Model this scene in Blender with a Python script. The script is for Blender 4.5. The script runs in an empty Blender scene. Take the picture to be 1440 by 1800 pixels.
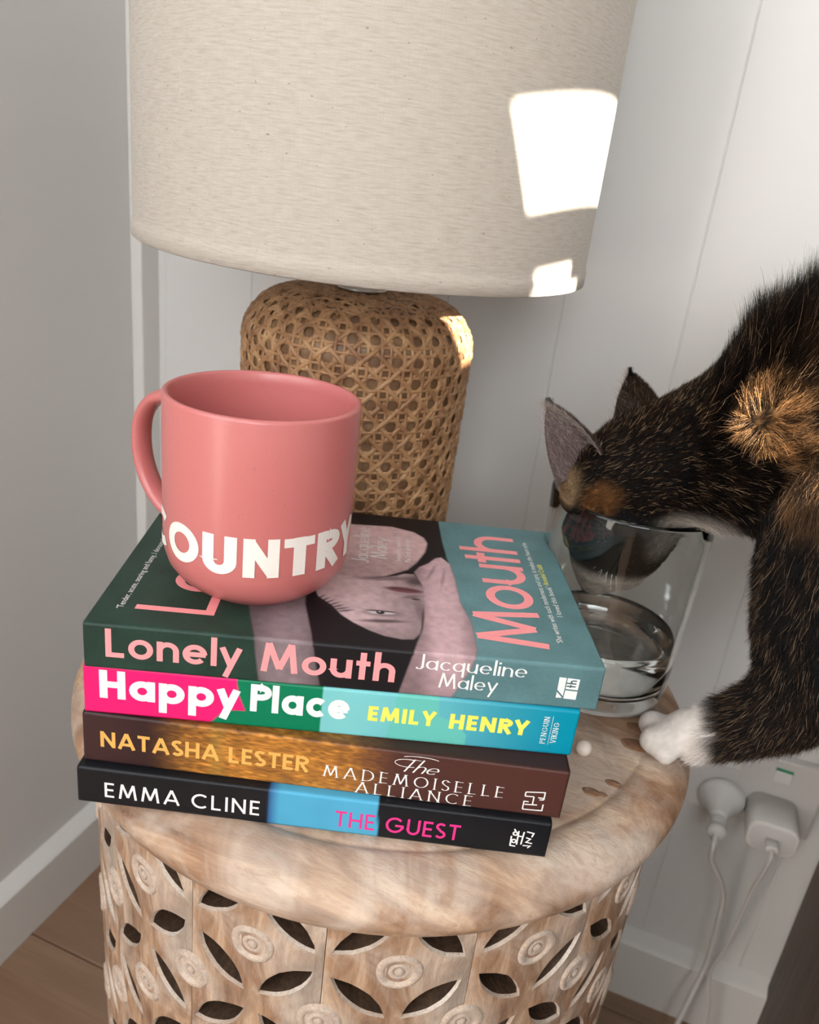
import bpy, bmesh, math, random
import numpy as np
from mathutils import Vector, Matrix
from mathutils.geometry import delaunay_2d_cdt
random.seed(7); rng = np.random.default_rng(7)
PI = math.pi
C = bpy.context.scene.collection
SC = bpy.context.scene
H = 0.472                      # height of the stool top above the floor; everything below is written with the stool top at z = 0

# ------------------------------------------------------------------ camera
cam_d = bpy.data.cameras.new('camera'); cam = bpy.data.objects.new('camera', cam_d); C.objects.link(cam)
cam_d.sensor_fit = 'HORIZONTAL'; cam_d.sensor_width = 36.0; cam_d.lens = 36.0 * 1393.26 / 1440.0
cam_d.clip_start = 0.01
Rv = Vector((0.92674589, 0.35963649, 0.1086446)); Uv = Vector((-0.23093022, 0.3172132, 0.91980814)); Fv = Vector((-0.29633307, 0.87751774, -0.37702697))
cam.matrix_world = Matrix(((Rv.x, Uv.x, -Fv.x, 0.06984), (Rv.y, Uv.y, -Fv.y, -0.33413), (Rv.z, Uv.z, -Fv.z, 0.28916 + H), (0, 0, 0, 1)))
cam_d.dof.use_dof = True; cam_d.dof.focus_distance = 0.385; cam_d.dof.aperture_fstop = 14.0
SC.camera = cam
# ------------------------------------------------------------------ world, sun, window light, exposure
w = bpy.data.worlds.new('world'); SC.world = w; w.use_nodes = True
w.node_tree.nodes['Background'].inputs[0].default_value = (0.80, 0.90, 1.0, 1); w.node_tree.nodes['Background'].inputs[1].default_value = 1.0
SUN_AZ, SUN_EL = math.radians(-38.0), math.radians(17.3)
SUN = Vector((math.cos(SUN_EL) * math.cos(SUN_AZ), math.cos(SUN_EL) * math.sin(SUN_AZ), math.sin(SUN_EL)))   # direction towards the sun
sd = bpy.data.lights.new('sun', 'SUN'); sd.energy = 42.0; sd.angle = math.radians(0.22); sd.color = (1.0, 0.93, 0.82)
so = bpy.data.objects.new('sun', sd); C.objects.link(so); so.rotation_euler = SUN.to_track_quat('Z', 'Y').to_euler(); so.location = (3, -1, 3)

def area(name, loc, target, sx, sy, power, col):
    d = bpy.data.lights.new(name, 'AREA'); d.shape = 'RECTANGLE'; d.size = sx; d.size_y = sy; d.energy = power; d.color = col
    o = bpy.data.objects.new(name, d); C.objects.link(o); o.location = loc
    o.rotation_euler = (Vector(loc) - Vector(target)).to_track_quat('Z', 'Y').to_euler(); return o
area('window_daylight', (-0.43, -0.95, 0.86 + H), (0.10, 0.10, 0.15 + H), 0.95, 1.1, 10.5, (0.965, 0.985, 1.0))
area('far_window_daylight', (0.72, -2.12, 1.10 + H), (0.0, 0.0, 0.25 + H), 1.1, 1.1, 24.0, (0.965, 0.985, 1.0))
SC.view_settings.view_transform = 'Standard'; SC.view_settings.look = 'None'
SC.view_settings.exposure = 0.0; SC.view_settings.gamma = 1.0; SC.view_settings.use_curve_mapping = False
SC.cycles.use_denoising = True
SC.cycles.max_bounces = 10; SC.cycles.transmission_bounces = 10; SC.cycles.transparent_max_bounces = 12
SC.cycles.sample_clamp_indirect = 6.0

# ================================================================== helpers
class Nd:
    """small node-graph writer"""
    def __init__(s, name):
        s.m = bpy.data.materials.new(name); s.m.use_nodes = True; s.t = s.m.node_tree; s.N = s.t.nodes; s.b = s.N['Principled BSDF']
    def n(s, typ, **kw):
        x = s.N.new(typ)
        for k, v in kw.items():
            if k.startswith('i_'):
                x.inputs[k[2:].replace('_', ' ')].default_value = v
            else: setattr(x, k, v)
        return x
    def l(s, a, b): s.t.links.new(a, b)
    def co(s, scale=(1, 1, 1), kind='Object', rot=(0, 0, 0)):
        c = s.n('ShaderNodeTexCoord'); m = s.n('ShaderNodeMapping'); m.inputs['Scale'].default_value = scale; m.inputs['Rotation'].default_value = rot
        s.l(c.outputs[kind], m.inputs['Vector']); return m.outputs[0]
    def noise(s, vec, scale, detail=4, rough=0.55, dist=0.0):
        x = s.n('ShaderNodeTexNoise'); x.inputs['Scale'].default_value = scale; x.inputs['Detail'].default_value = detail
        x.inputs['Roughness'].default_value = rough; x.inputs['Distortion'].default_value = dist
        if vec is not None: s.l(vec, x.inputs['Vector'])
        return x.outputs['Fac']
    def ramp(s, fac, stops):
        x = s.n('ShaderNodeValToRGB'); e = x.color_ramp.elements
        while len(e) < len(stops): e.new(0.5)
        for i, (p, c) in enumerate(stops):
            e[i].position = p; e[i].color = (c, c, c, 1) if isinstance(c, (int, float)) else (*c, 1)
        s.l(fac, x.inputs[0]); return x.outputs[0]
    def mix(s, fac, a, b, mode='MIX'):
        x = s.n('ShaderNodeMix', data_type='RGBA', blend_type=mode)
        for sock, v in ((x.inputs[0], fac), (x.inputs[6], a), (x.inputs[7], b)):
            if hasattr(v, 'links'): s.l(v, sock)
            elif isinstance(v, (int, float)): sock.default_value = v
            else: sock.default_value = (*v, 1)
        return x.outputs[2]
    def math(s, op, a, b=0.0):
        x = s.n('ShaderNodeMath', operation=op)
        for sock, v in ((x.inputs[0], a), (x.inputs[1], b)):
            if hasattr(v, 'links'): s.l(v, sock)
            else: sock.default_value = v
        return x.outputs[0]
    def bump(s, h, strength=0.3, dist=0.001):
        x = s.n('ShaderNodeBump'); x.inputs['Strength'].default_value = strength; x.inputs['Distance'].default_value = dist
        s.l(h, x.inputs['Height']); s.l(x.outputs[0], s.b.inputs['Normal'])
    def base(s, c):
        if hasattr(c, 'links'): s.l(c, s.b.inputs['Base Color'])
        else: s.b.inputs['Base Color'].default_value = (*c, 1)
    def set(s, **kw):
        for k, v in kw.items():
            k = k.replace('_', ' ')
            if hasattr(v, 'links'): s.l(v, s.b.inputs[k])
            else: s.b.inputs[k].default_value = v
        return s

def plain(name, col, rough=0.5, spec=0.5, metal=0.0, coat=0.0, var=0.06, scale=60, bump=0.05):
    s = Nd(name); v = s.co()
    f = s.noise(v, scale, 5)
    d = tuple(max(0, c * (1 - var)) for c in col); u = tuple(min(1, c * (1 + var)) for c in col)
    s.base(s.ramp(f, [(0.3, d), (0.7, u)]))
    s.set(Roughness=rough, Metallic=metal, Specular_IOR_Level=spec, Coat_Weight=coat)
    if bump: s.bump(f, bump, 0.0005)
    return s.m

def mesh_obj(name, verts, faces, mat=None, parent=None, smooth=False, origin=None):
    """verts in scene coordinates; the object's origin is put at its parent's place (or at origin)"""
    V = np.asarray(verts, dtype=float).reshape(-1, 3)
    o0 = Vector((0, 0, 0))
    if parent is not None: o0 = parent['_o'] if False else Vector(ORG[parent.name])
    elif origin is not None: o0 = Vector(origin)
    V = V - np.array(o0)
    me = bpy.data.meshes.new(name); me.from_pydata(V.tolist(), [], [list(map(int, f)) for f in faces]); me.update()
    o = bpy.data.objects.new(name, me); C.objects.link(o)
    if mat is not None: me.materials.append(mat)
    if smooth: me.polygons.foreach_set('use_smooth', [True] * len(me.polygons))
    if parent is not None: o.parent = parent
    else: o.location = o0
    ORG[o.name] = tuple(o0)
    return o
ORG = {}
def thing(name, label, cat, loc=(0, 0, 0), group=None):
    o = bpy.data.objects.new(name, None); C.objects.link(o); o.location = loc; o.empty_display_size = 0.02
    o['label'] = label; o['category'] = cat
    if group: o['group'] = group
    ORG[o.name] = tuple(loc); return o
def struct(o): o['kind'] = 'structure'; return o

def box(x0, x1, y0, y1, z0, z1, b=0.0):
    """box, edges chamfered by b"""
    if b <= 0:
        v = [(x, y, z) for x in (x0, x1) for y in (y0, y1) for z in (z0, z1)]
        return v, [(0, 1, 3, 2), (4, 6, 7, 5), (0, 4, 5, 1), (2, 3, 7, 6), (0, 2, 6, 4), (1, 5, 7, 3)]
    bm = bmesh.new(); bmesh.ops.create_cube(bm, size=1)
    for v in bm.verts: v.co = Vector(((x0 + x1) / 2 + v.co.x * (x1 - x0), (y0 + y1) / 2 + v.co.y * (y1 - y0), (z0 + z1) / 2 + v.co.z * (z1 - z0)))
    bmesh.ops.bevel(bm, geom=list(bm.edges), offset=b, segments=2, affect='EDGES', profile=0.5)
    bm.verts.index_update(); r = [tuple(v.co) for v in bm.verts], [[v.index for v in f.verts] for f in bm.faces]; bm.free(); return r
def join(*ms):
    V, F = [], []
    for v, f in ms:
        n = len(V); V += [tuple(q) for q in v]; F += [tuple(i + n for i in q) for q in f]
    return V, F
def lathe(prof, n=64, c=(0, 0, 0), closed=False, ax=None):
    """prof: (r, z) list; revolve about +z (or along axis ax) at c"""
    V, F = [], []; m = len(prof)
    for k in range(n):
        a = 2 * PI * k / n
        for r, z in prof: V.append((r * math.cos(a), r * math.sin(a), z))
    for k in range(n):
        for j in range(m if closed else m - 1):
            a0 = k * m + j; a1 = k * m + (j + 1) % m; b0 = ((k + 1) % n) * m + j; b1 = ((k + 1) % n) * m + (j + 1) % m
            F.append((a0, b0, b1, a1))
    V = np.array(V)
    if ax is not None:
        q = Vector(ax).to_track_quat('Z', 'Y').to_matrix(); V = V @ np.array(q).T
    return V + np.array(c), F
def tube(pts, r, n=8, caps=True):
    P = np.array(pts, float); m = len(P); rr = np.full(m, r) if np.isscalar(r) else np.array(r)
    T = np.gradient(P, axis=0); T /= np.linalg.norm(T, axis=1)[:, None] + 1e-12
    u = np.cross(T[0], [0.3, 0.5, 0.81]); u /= np.linalg.norm(u); V = []; F = []
    for i in range(m):
        u = u - T[i] * (u @ T[i]); u /= np.linalg.norm(u); v = np.cross(T[i], u)
        for k in range(n):
            a = 2 * PI * k / n; V.append(P[i] + rr[i] * (math.cos(a) * u + math.sin(a) * v))
    for i in range(m - 1):
        for k in range(n):
            F.append((i * n + k, i * n + (k + 1) % n, (i + 1) * n + (k + 1) % n, (i + 1) * n + k))
    if caps: F.append(tuple(range(n))[::-1]); F.append(tuple(range((m - 1) * n, m * n)))
    return V, F
def spline(pts, k=8):
    P = np.array(pts, float); P = np.vstack([2 * P[0] - P[1], P, 2 * P[-1] - P[-2]]); o = []
    for i in range(1, len(P) - 2):
        for t in np.linspace(0, 1, k, endpoint=False):
            a, b, c_, d = P[i - 1], P[i], P[i + 1], P[i + 2]
            o.append(0.5 * ((2 * b) + (c_ - a) * t + (2 * a - 5 * b + 4 * c_ - d) * t * t + (3 * b - a - 3 * c_ + d) * t ** 3))
    o.append(P[-2]); return o
TX, TY = 0.00764, 0.0043       # the stool top is not quite level
SX, SY = -0.0776, 0.0989       # centre of the stool
def zt(x, y): return -TX * (x - SX) - TY * (y - SY)

# ------------------------------------------------------------------ lettering drawn as strokes
def arc(cx, cy, rx, ry, a0, a1, n=18):
    return [(cx + rx * math.cos(math.radians(a0 + (a1 - a0) * i / n)), cy + ry * math.sin(math.radians(a0 + (a1 - a0) * i / n))) for i in range(n + 1)]
def glyph(ch, h, X):
    """strokes (centre lines) of a letter with cap height 1, half stroke h, x-height X; returns strokes, advance"""
    t = 1 - h; m = 0.5; q = X - h
    if ch == 'A': return [[(h * .8, 0), (.44, 1)], [(.44, 1), (.88 - h * .8, 0)], [(.17, .3), (.71, .3)]], .88
    if ch == 'B': return [[(h, 0), (h, 1)], [(h, t), (.3, t)] + arc(.3, .75, .22, .25 - h, 90, -90, 10) + [(h, .5)], [(h, .5), (.32, .5)] + arc(.32, .27, .26, .27 - h, 90, -90, 10) + [(h, h)]], .62
    if ch == 'C': return [arc(.5, .5, .5 - h, .5 - h, 48, 312, 24)], .86
    if ch == 'D': return [[(h, 0), (h, 1)], [(h, t), (.3, t)] + arc(.3, .5, .5 - h, .5 - h, 90, -90, 20) + [(h, h)]], .82
    if ch == 'E': return [[(h, 0), (h, 1)], [(h, t), (.52, t)], [(h, .51), (.48, .51)], [(h, h), (.52, h)]], .54
    if ch == 'F': return [[(h, 0), (h, 1)], [(h, t), (.52, t)], [(h, .5), (.48, .5)]], .54
    if ch == 'G': return [arc(.5, .5, .5 - h, .5 - h, 42, 350, 26) , [(.52, .47), (1 - h * .3, .47)], [(1 - h, .5), (1 - h, .3)]], 1.0
    if ch == 'H': return [[(h, 0), (h, 1)], [(.72 - h, 0), (.72 - h, 1)], [(h, .5), (.72 - h, .5)]], .72
    if ch == 'I': return [[(h, 0), (h, 1)]], 2 * h
    if ch == 'J': return [[(.4 - h, 1), (.4 - h, .2)] + arc(.2 - h * .5, .2, .2 - h * .5, .2 - h + .05, 0, -150, 8)], .4
    if ch == 'K': return [[(h, 0), (h, 1)], [(.58, 1), (h, .42)], [(.2, .55), (.62, 0)]], .64
    if ch == 'L': return [[(h, 0), (h, 1)], [(h, h), (.52, h)]], .54
    if ch == 'M': return [[(h, 0), (.2, 1)], [(.2, 1), (.5, .12)], [(.5, .12), (.8, 1)], [(.8, 1), (1 - h, 0)]], 1.0
    if ch == 'N': return [[(h, 0), (h, 1)], [(h, 1 - h * .6), (.76 - h, h * .6)], [(.76 - h, 0), (.76 - h, 1)]], .76
    if ch == 'O': return [arc(.5, .5, .5 - h, .5 - h, 0, 360, 32)], 1.0
    if ch == 'P': return [[(h, 0), (h, 1)], [(h, t), (.32, t)] + arc(.32, .71, .27, .29 - h, 90, -90, 12) + [(h, .42 + h)]], .62
    if ch == 'R': return [[(h, 0), (h, 1)], [(h, t), (.32, t)] + arc(.32, .72, .25, .28 - h, 90, -90, 12) + [(h, .44 + h)], [(.3, .46), (.6, 0)]], .62
    if ch == 'S': return [arc(.27, .75, .25 - h * .6, .25 - h, 30, 260, 14)[:-1] + arc(.27, .25 + .01, .27 - h * .6, .26 - h, 82, -150, 14)], .55
    if ch == 'T': return [[(.31, 0), (.31, 1)], [(0, t), (.62, t)]], .62
    if ch == 'U': return [[(h, 1), (h, .36)] + arc(.36, .36, .36 - h, .36 - h, 180, 360, 18) + [(.72 - h, 1)]], .72
    if ch == 'V': return [[(h * .8, 1), (.4, 0)], [(.4, 0), (.8 - h * .8, 1)]], .8
    if ch == 'W': return [[(h * .8, 1), (.32, 0)], [(.32, 0), (.6, 1)], [(.6, 1), (.88, 0)], [(.88, 0), (1.2 - h * .8, 1)]], 1.2
    if ch == 'Y': return [[(h * .8, 1), (.38, .42)], [(.76 - h * .8, 1), (.38, .42)], [(.38, .45), (.38, 0)]], .76
    r = X / 2
    if ch == 'a': return [arc(r, r, r - h, r - h, 0, 360, 26), [(2 * r - h, 0), (2 * r - h, X)]], 2 * r
    if ch == 'c': return [arc(r, r, r - h, r - h, 45, 315, 20)], 1.75 * r
    if ch == 'e': return [arc(r, r, r - h, r - h, 0, 318, 24), [(h, r), (2 * r - h * .5, r)]], 2 * r
    if ch == 'h': return [[(h, 0), (h, 1.02)], arc(r * .9, X - r * .9, r * .9 - h, r * .9 - h, 180, 0, 14) + [(1.8 * r - h, 0)]], 1.8 * r
    if ch == 'i': return [[(h, 0), (h, X)], [(h, X + .14), (h, X + .14 + 1.9 * h)]], 2 * h
    if ch == 'l': return [[(h, 0), (h, 1.02)]], 2 * h
    if ch == 'n': return [[(h, 0), (h, X)], arc(r * .9, X - r * .9, r * .9 - h, r * .9 - h, 180, 0, 14) + [(1.8 * r - h, 0)]], 1.8 * r
    if ch == 'o': return [arc(r, r, r - h, r - h, 0, 360, 28)], 2 * r
    if ch == 'p': return [arc(r, r, r - h, r - h, 0, 360, 26), [(h, -.42 * X - .05), (h, X)]], 2 * r
    if ch == 'q': return [arc(r, r, r - h, r - h, 0, 360, 26), [(2 * r - h, -.42 * X - .05), (2 * r - h, X)]], 2 * r
    if ch == 't': return [[(.18, 0), (.18, .95)], [(0, X - h), (.38, X - h)]], .38
    if ch == 'u': return [[(h, X), (h, r * .9)] + arc(r * .9, r * .9, r * .9 - h, r * .9 - h, 180, 360, 14) + [(1.8 * r - h, X)], [(1.8 * r - h, 0), (1.8 * r - h, X)]], 1.8 * r
    if ch == 'y': return [[(h * .6, X), (.3, .04)], [(.6 - h * .6, X), (.15, -.36)]], .6
    return [], .34
def strokes_to_mesh(strokes, hv, hh, serif=False, slant=0.0):
    V, F = [], []; lay = [0]
    def hw(d):
        L = math.hypot(*d) or 1; return math.sqrt((hv * d[1] / L) ** 2 + (hh * d[0] / L) ** 2)
    def quad(a, b):
        d = (b[0] - a[0], b[1] - a[1]); L = math.hypot(*d)
        if L < 1e-9: return
        w_ = hw(d); n_ = (-d[1] / L * w_, d[0] / L * w_); k = len(V)
        V.extend([(a[0] + n_[0], a[1] + n_[1]), (a[0] - n_[0], a[1] - n_[1]), (b[0] - n_[0], b[1] - n_[1]), (b[0] + n_[0], b[1] + n_[1])]); F.append((k, k + 1, k + 2, k + 3))
    LAY = []; ly = 0
    for s in strokes:
        LAY += [ly] * (len(V) - len(LAY)); ly += .011
        m = len(s); P = np.array(s, float)
        closed = m > 3 and np.hypot(*(P[0] - P[-1])) < 1e-6
        D = np.diff(P, axis=0); k0 = len(V)
        for i in range(m):
            if closed and i in (0, m - 1): d = D[0] / (np.hypot(*D[0]) + 1e-12) + D[-1] / (np.hypot(*D[-1]) + 1e-12)
            else:
                d = np.zeros(2)
                if i > 0: d += D[i - 1] / (np.hypot(*D[i - 1]) + 1e-12)
                if i < m - 1: d += D[i] / (np.hypot(*D[i]) + 1e-12)
            L = np.hypot(*d) or 1; d = d / L; wv = hw(d)
            if m > 2 and 0 < i < m - 1:
                a = D[i - 1] / (np.hypot(*D[i - 1]) + 1e-12); c_ = abs(a @ d); wv = wv / max(c_, .6)
            n_ = np.array([-d[1], d[0]]) * wv
            V.append(tuple(P[i] + n_)); V.append(tuple(P[i] - n_))
        for i in range(m - 1):
            a = k0 + 2 * i; F.append((a, a + 1, a + 3, a + 2))
        if serif and not closed:
            for e, o_ in ((0, 1), (-1, -2)):
                d = P[o_] - P[e]
                if abs(d[1]) > abs(d[0]) * .9 and (abs(P[e][1]) < .02 or P[e][1] > .55):
                    y = P[e][1] + (hh if P[e][1] < .1 else -hh); sw = hv * 2.3
                    LAY += [ly] * (len(V) - len(LAY)); ly += .006; quad((P[e][0] - sw, y), (P[e][0] + sw, y))
    LAY += [ly] * (len(V) - len(LAY))
    V = [(q[0] + q[1] * slant, q[1], lz) for q, lz in zip(V, LAY)]
    return V, F
def text2d(s, x0, x1, base, cap, hv=.1, hh=None, X=.68, gap=.14, space=.42, serif=False, slant=0.0):
    """fit the word(s) to x0..x1 in mm; returns 2D verts, faces"""
    hh = hv if hh is None else hh; x = 0; parts = []
    for ch in s:
        if ch == ' ': x += space; continue
        st, adv = glyph(ch, hv, X); parts.append((x, st)); x += adv + gap
    x -= gap; sx = (x1 - x0) / x; V, F = [], []
    for ox, st in parts:
        v, f = strokes_to_mesh([[(px + ox, py) for px, py in k] for k in st], hv, hh, serif, slant)
        n = len(V); V += [(x0 + a * sx, base + b * cap, l) for a, b, l in v]; F += [tuple(i + n for i in q) for q in f]
    return V, F
def small2d(s, x0, x1, base, size, shear=0.0, bold=0.0):
    """small print from Blender's own built-in face, fitted to x0..x1"""
    cu = bpy.data.curves.new('print', 'FONT'); cu.body = s; cu.shear = shear; cu.offset = bold; cu.resolution_u = 2; cu.size = 1
    o = bpy.data.objects.new('print', cu); me = bpy.data.meshes.new_from_object(o)
    V = [(v.co.x, v.co.y) for v in me.vertices]; F = [tuple(p.vertices) for p in me.polygons]
    bpy.data.objects.remove(o); bpy.data.curves.remove(cu); bpy.data.meshes.remove(me)
    xs = [a for a, b in V]; lo, hi = min(xs), max(xs); k = (x1 - x0) / (hi - lo)
    return [(x0 + (a - lo) * k, base + b * size) for a, b in V], F
def poly2d(pts): return [(*p, 0) for p in pts], [tuple(range(len(pts)))]
def rot2(m): return [(-q[1], q[0], q[2] if len(q) > 2 else 0) for q in m[0]], m[1]          # text running up the cover: x -> +v, up -> -u

# ================================================================== materials
def paint(name, col, rough=0.35):
    s = Nd(name); v = s.co(); f = s.noise(v, 3, 3); g = s.noise(v, 260, 3)
    s.base(s.ramp(f, [(0.3, tuple(c * .97 for c in col)), (0.7, col)])); s.set(Roughness=rough, Specular_IOR_Level=.4); s.bump(g, .05, .0006); return s.m
M_wall = paint('white wall paint', (.715, .70, .68), .42)
M_wall_left = paint('white satin wall paint', (.715, .70, .68), .30)
M_trim = paint('white gloss trim paint', (.74, .72, .69), .25)
M_ceil = paint('ceiling paint', (.75, .75, .74), .6)
def floor_mat():
    s = Nd('oak floor boards'); v = s.co((1.2, 22, 22)); v2 = s.co((3, 90, 90)); v3 = s.co((1, 1, 1))
    f = s.noise(v, 3.2, 6, .62, .6); g = s.noise(v2, 4, 5, .7); k = s.noise(v3, 2.5, 2)
    c = s.ramp(f, [(.28, (.20, .115, .068)), (.5, (.31, .19, .118)), (.75, (.43, .28, .18))])
    c = s.mix(s.ramp(g, [(.35, .55), (.6, 0.0)]), c, (.17, .10, .062)); c = s.mix(.35, c, s.ramp(k, [(.4, (.28, .16, .10)), (.6, (.36, .24, .16))]))
    ob = s.n('ShaderNodeObjectInfo'); c = s.mix(s.math('MULTIPLY', ob.outputs['Random'], .45), c, (.20, .11, .065))
    s.base(c); s.set(Roughness=.42); s.bump(g, .25, .0008); return s.m
M_floor = floor_mat()
def dark_wood(name, a, b, sc=(40, 40, 2.2)):
    s = Nd(name); v = s.co(sc); f = s.noise(v, 3, 6, .65, .8); g = s.noise(v, 12, 4, .7)
    c = s.ramp(f, [(.3, a), (.7, b)]); c = s.mix(s.ramp(g, [(.4, .6), (.6, 0.0)]), c, tuple(x * .5 for x in a)); s.base(c); s.set(Roughness=.5); s.bump(g, .3, .0006); return s.m
M_cab = dark_wood('dark stained oak', (.066, .036, .020), (.150, .088, .052))
def whitewash(name, scl, rot=(0, 0, 0), wash=.5, dark=True, lift=0.0):
    s = Nd(name); v = s.co(scl, rot=rot); p = s.co()
    f = s.noise(v, 4, 7, .6, 1.2); g = s.noise(v, 26, 5, .75, .5); k = s.noise(p, 13, 5, .6, .8); d = s.noise(p, 7.5, 4, .6, 1.5)
    c = s.ramp(f, [(.28, (.17, .085, .048)), (.45, (.33, .185, .108)), (.58, (.50, .315, .195)), (.74, (.68, .51, .37))])
    c = s.mix(s.math('MULTIPLY', s.ramp(k, [(.44, 0.0), (.60, 1.0)]), wash), c, (.80, .72, .63))
    if lift: c = s.mix(lift, c, (.84, .76, .67))
    c = s.mix(s.ramp(g, [(.36, .55), (.52, 0.0)]), c, (.40, .27, .19))
    if dark: c = s.mix(s.math('MULTIPLY', s.ramp(d, [(.56, 0.0), (.68, 1.0)]), .62), c, (.17, .125, .095))
    s.base(c); s.set(Roughness=.62, Specular_IOR_Level=.35); s.bump(g, .7, .0009); return s.m
M_top = whitewash('whitewashed mango wood top', (2.4, 9.5, 9.5), (0, 0, .35), .50)
M_stave = whitewash('whitewashed carved mango wood', (22, 22, 5), wash=.55)
M_raw = dark_wood('unwashed mango wood inside the cut-outs', (.060, .034, .021), (.13, .078, .048))
M_ros = whitewash('whitewashed rosette wood', (30, 30, 30), wash=.75, dark=False, lift=.45)

def linen():
    s = Nd('oatmeal linen'); tc = s.n('ShaderNodeTexCoord'); sp = s.n('ShaderNodeSeparateXYZ'); s.l(tc.outputs['Object'], sp.inputs[0])
    an = s.math('ARCTAN2', sp.outputs[1], sp.outputs[0]); u = s.math('MULTIPLY', an, .1425)
    cb = s.n('ShaderNodeCombineXYZ'); s.l(u, cb.inputs[0]); s.l(sp.outputs[2], cb.inputs[1])
    def stretch(a, b):
        m = s.n('ShaderNodeMapping'); m.inputs['Scale'].default_value = (a, b, 1); s.l(cb.outputs[0], m.inputs[0]); return m.outputs[0]
    wu = s.math('SINE', s.math('MULTIPLY', u, 2 * PI / .00125)); wv = s.math('SINE', s.math('MULTIPLY', sp.outputs[2], 2 * PI / .0010))
    weave = s.math('MULTIPLY', wu, wv)
    weft = s.noise(stretch(110, 950), 1, 4, .6); warp = s.noise(stretch(950, 110), 1, 4, .6); big = s.noise(stretch(8, 25), 1, 3)
    c = s.ramp(weft, [(.3, (.45, .39, .325)), (.5, (.565, .51, .445)), (.7, (.63, .585, .52))])
    c = s.mix(s.ramp(warp, [(.35, .38), (.6, 0.0)]), c, (.52, .45, .375))
    c = s.mix(s.math('MULTIPLY', s.ramp(weave, [(.0, 1.0), (.6, 0.0)]), .38), c, (.33, .285, .235))
    fl = s.noise(stretch(330, 560), 1, 1); c = s.mix(s.ramp(fl, [(.735, 0.0), (.77, .8)]), c, (.30, .20, .12))
    s.base(c); s.set(Roughness=.9, Specular_IOR_Level=.1, Sheen_Weight=.15)
    hgt = s.math('ADD', s.math('MULTIPLY', weave, .5), s.math('ADD', weft, warp)); s.bump(hgt, .28, .0004); return s.m
M_linen = linen()
M_lining = plain('white shade lining', (.78, .76, .72), .8)
M_metal = plain('brushed nickel', (.6, .58, .55), .3, metal=1)
M_bulb = plain('frosted bulb glass', (.85, .85, .83), .25)
def cane_mat(name, k=1.0):
    s = Nd(name); v = s.co(); f = s.noise(v, 90, 4, .6); g = s.noise(v, 14, 3)
    c = s.ramp(f, [(.3, (.19 * k, .085 * k, .035 * k)), (.5, (.36 * k, .19 * k, .085 * k)), (.72, (.55 * k, .33 * k, .16 * k))])
    c = s.mix(s.math('MULTIPLY', s.ramp(g, [(.4, 0.0), (.6, 1.0)]), .35), c, (.24 * k, .115 * k, .05 * k))
    s.base(c); s.set(Roughness=.45); s.bump(f, .2, .0005); return s.m
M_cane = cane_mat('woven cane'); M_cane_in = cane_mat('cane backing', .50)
def ceramic(name, col):
    s = Nd(name); v = s.co(); f = s.noise(v, 900, 2, .5); g = s.noise(v, 40, 3)
    c = s.mix(s.ramp(f, [(.66, 0.0), (.72, .5)]), col, tuple(x * .72 for x in col)); s.base(c); s.set(Roughness=.33, Specular_IOR_Level=.5, Coat_Weight=.25, Coat_Roughness=.22); s.bump(g, .03, .0006); return s.m
M_mug = ceramic('pink glazed stoneware', (.56, .166, .158))
M_mugtext = plain('cream glaze lettering', (.86, .80, .74), .4, var=.02)
def glass(name, tint, rough=0.0):
    s = Nd(name); s.base(tint); s.set(Roughness=rough, IOR=1.47, Transmission_Weight=1.0); return s.m
M_glass = glass('clear glass', (.965, .985, .97)); 
M_water = Nd('water'); M_water.base((.98, .99, .985)); M_water.set(Roughness=0.0, IOR=1.333, Transmission_Weight=1.0); M_water = M_water.m
M_drop = plain('wet wood under water', (.25, .125, .070), .04, coat=1.0, var=.25, scale=160, bump=0)
M_bead = plain('pearl white', (.80, .70, .62), .3)
M_plastic = plain('white plastic', (.72, .70, .67), .35, var=.02)
M_plate = plain('white plastic plate', (.64, .61, .59), .4, var=.02)
M_cord = plain('white cord', (.62, .59, .56), .45, var=.03)
M_green = plain('green indicator', (.02, .25, .12), .4)
M_slot = plain('dark slot', (.02, .02, .02), .6)
M_page = plain('book paper', (.72, .66, .56), .85, var=.12, scale=400)
def ink(name, col, rough=.45): return plain(name, col, rough, var=.03, scale=300, bump=0)
K_pink = ink('coral pink ink', (.96, .33, .34)); K_white = ink('white ink', (.86, .84, .82)); K_yellow = ink('yellow ink', (.93, .80, .12)); K_gold = ink('gold ink', (.78, .42, .10))
K_magenta = ink('hot pink ink', (.90, .03, .25)); K_dark = ink('dark teal ink', (.06, .12, .14))
def art_mat(name, rough=.42):
    s = Nd(name); a = s.n('ShaderNodeAttribute', attribute_name='art'); v = s.co(); f = s.noise(v, 420, 4, .6)
    c = s.mix(s.math('MULTIPLY', f, .28), a.outputs['Color'], (.5, .5, .5), 'OVERLAY'); s.base(c)
    s.set(Roughness=rough, Specular_IOR_Level=.26); s.bump(f, .04, .0003); return s.m

# ================================================================== the room
XL, YB, ZF, XR, YF, ZC = -0.4564, 0.335, -0.472, 1.60, -2.25, 2.05
wb = struct(mesh_obj('wall_back', *box(XL - .02, XR + .1, YB + .012, YB + .10, ZF, ZC), M_wall))
def board(x0, x1, z0, z1, name, par):
    c = .0010; y0, y1 = YB, YB + .013
    V = [(x0, y1, z0), (x0, y0 + c, z0), (x0 + c, y0, z0), (x1 - c, y0, z0), (x1, y0 + c, z0), (x1, y1, z0)]; V += [(a, b, z1) for a, b, _ in V]
    F = [(i, i + 1, i + 7, i + 6) for i in range(5)] + [(0, 6, 11, 5), tuple(range(6)), tuple(range(11, 5, -1))]
    return mesh_obj(name, V, F, M_wall, par)
G0, GS = -0.04581, 0.09737
edges = [XL] + [G0 + GS * k for k in range(-4, 17)] + [XR]
edges = [e for i, e in enumerate(edges) if i == 0 or e - edges[i - 1] > .02]
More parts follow.
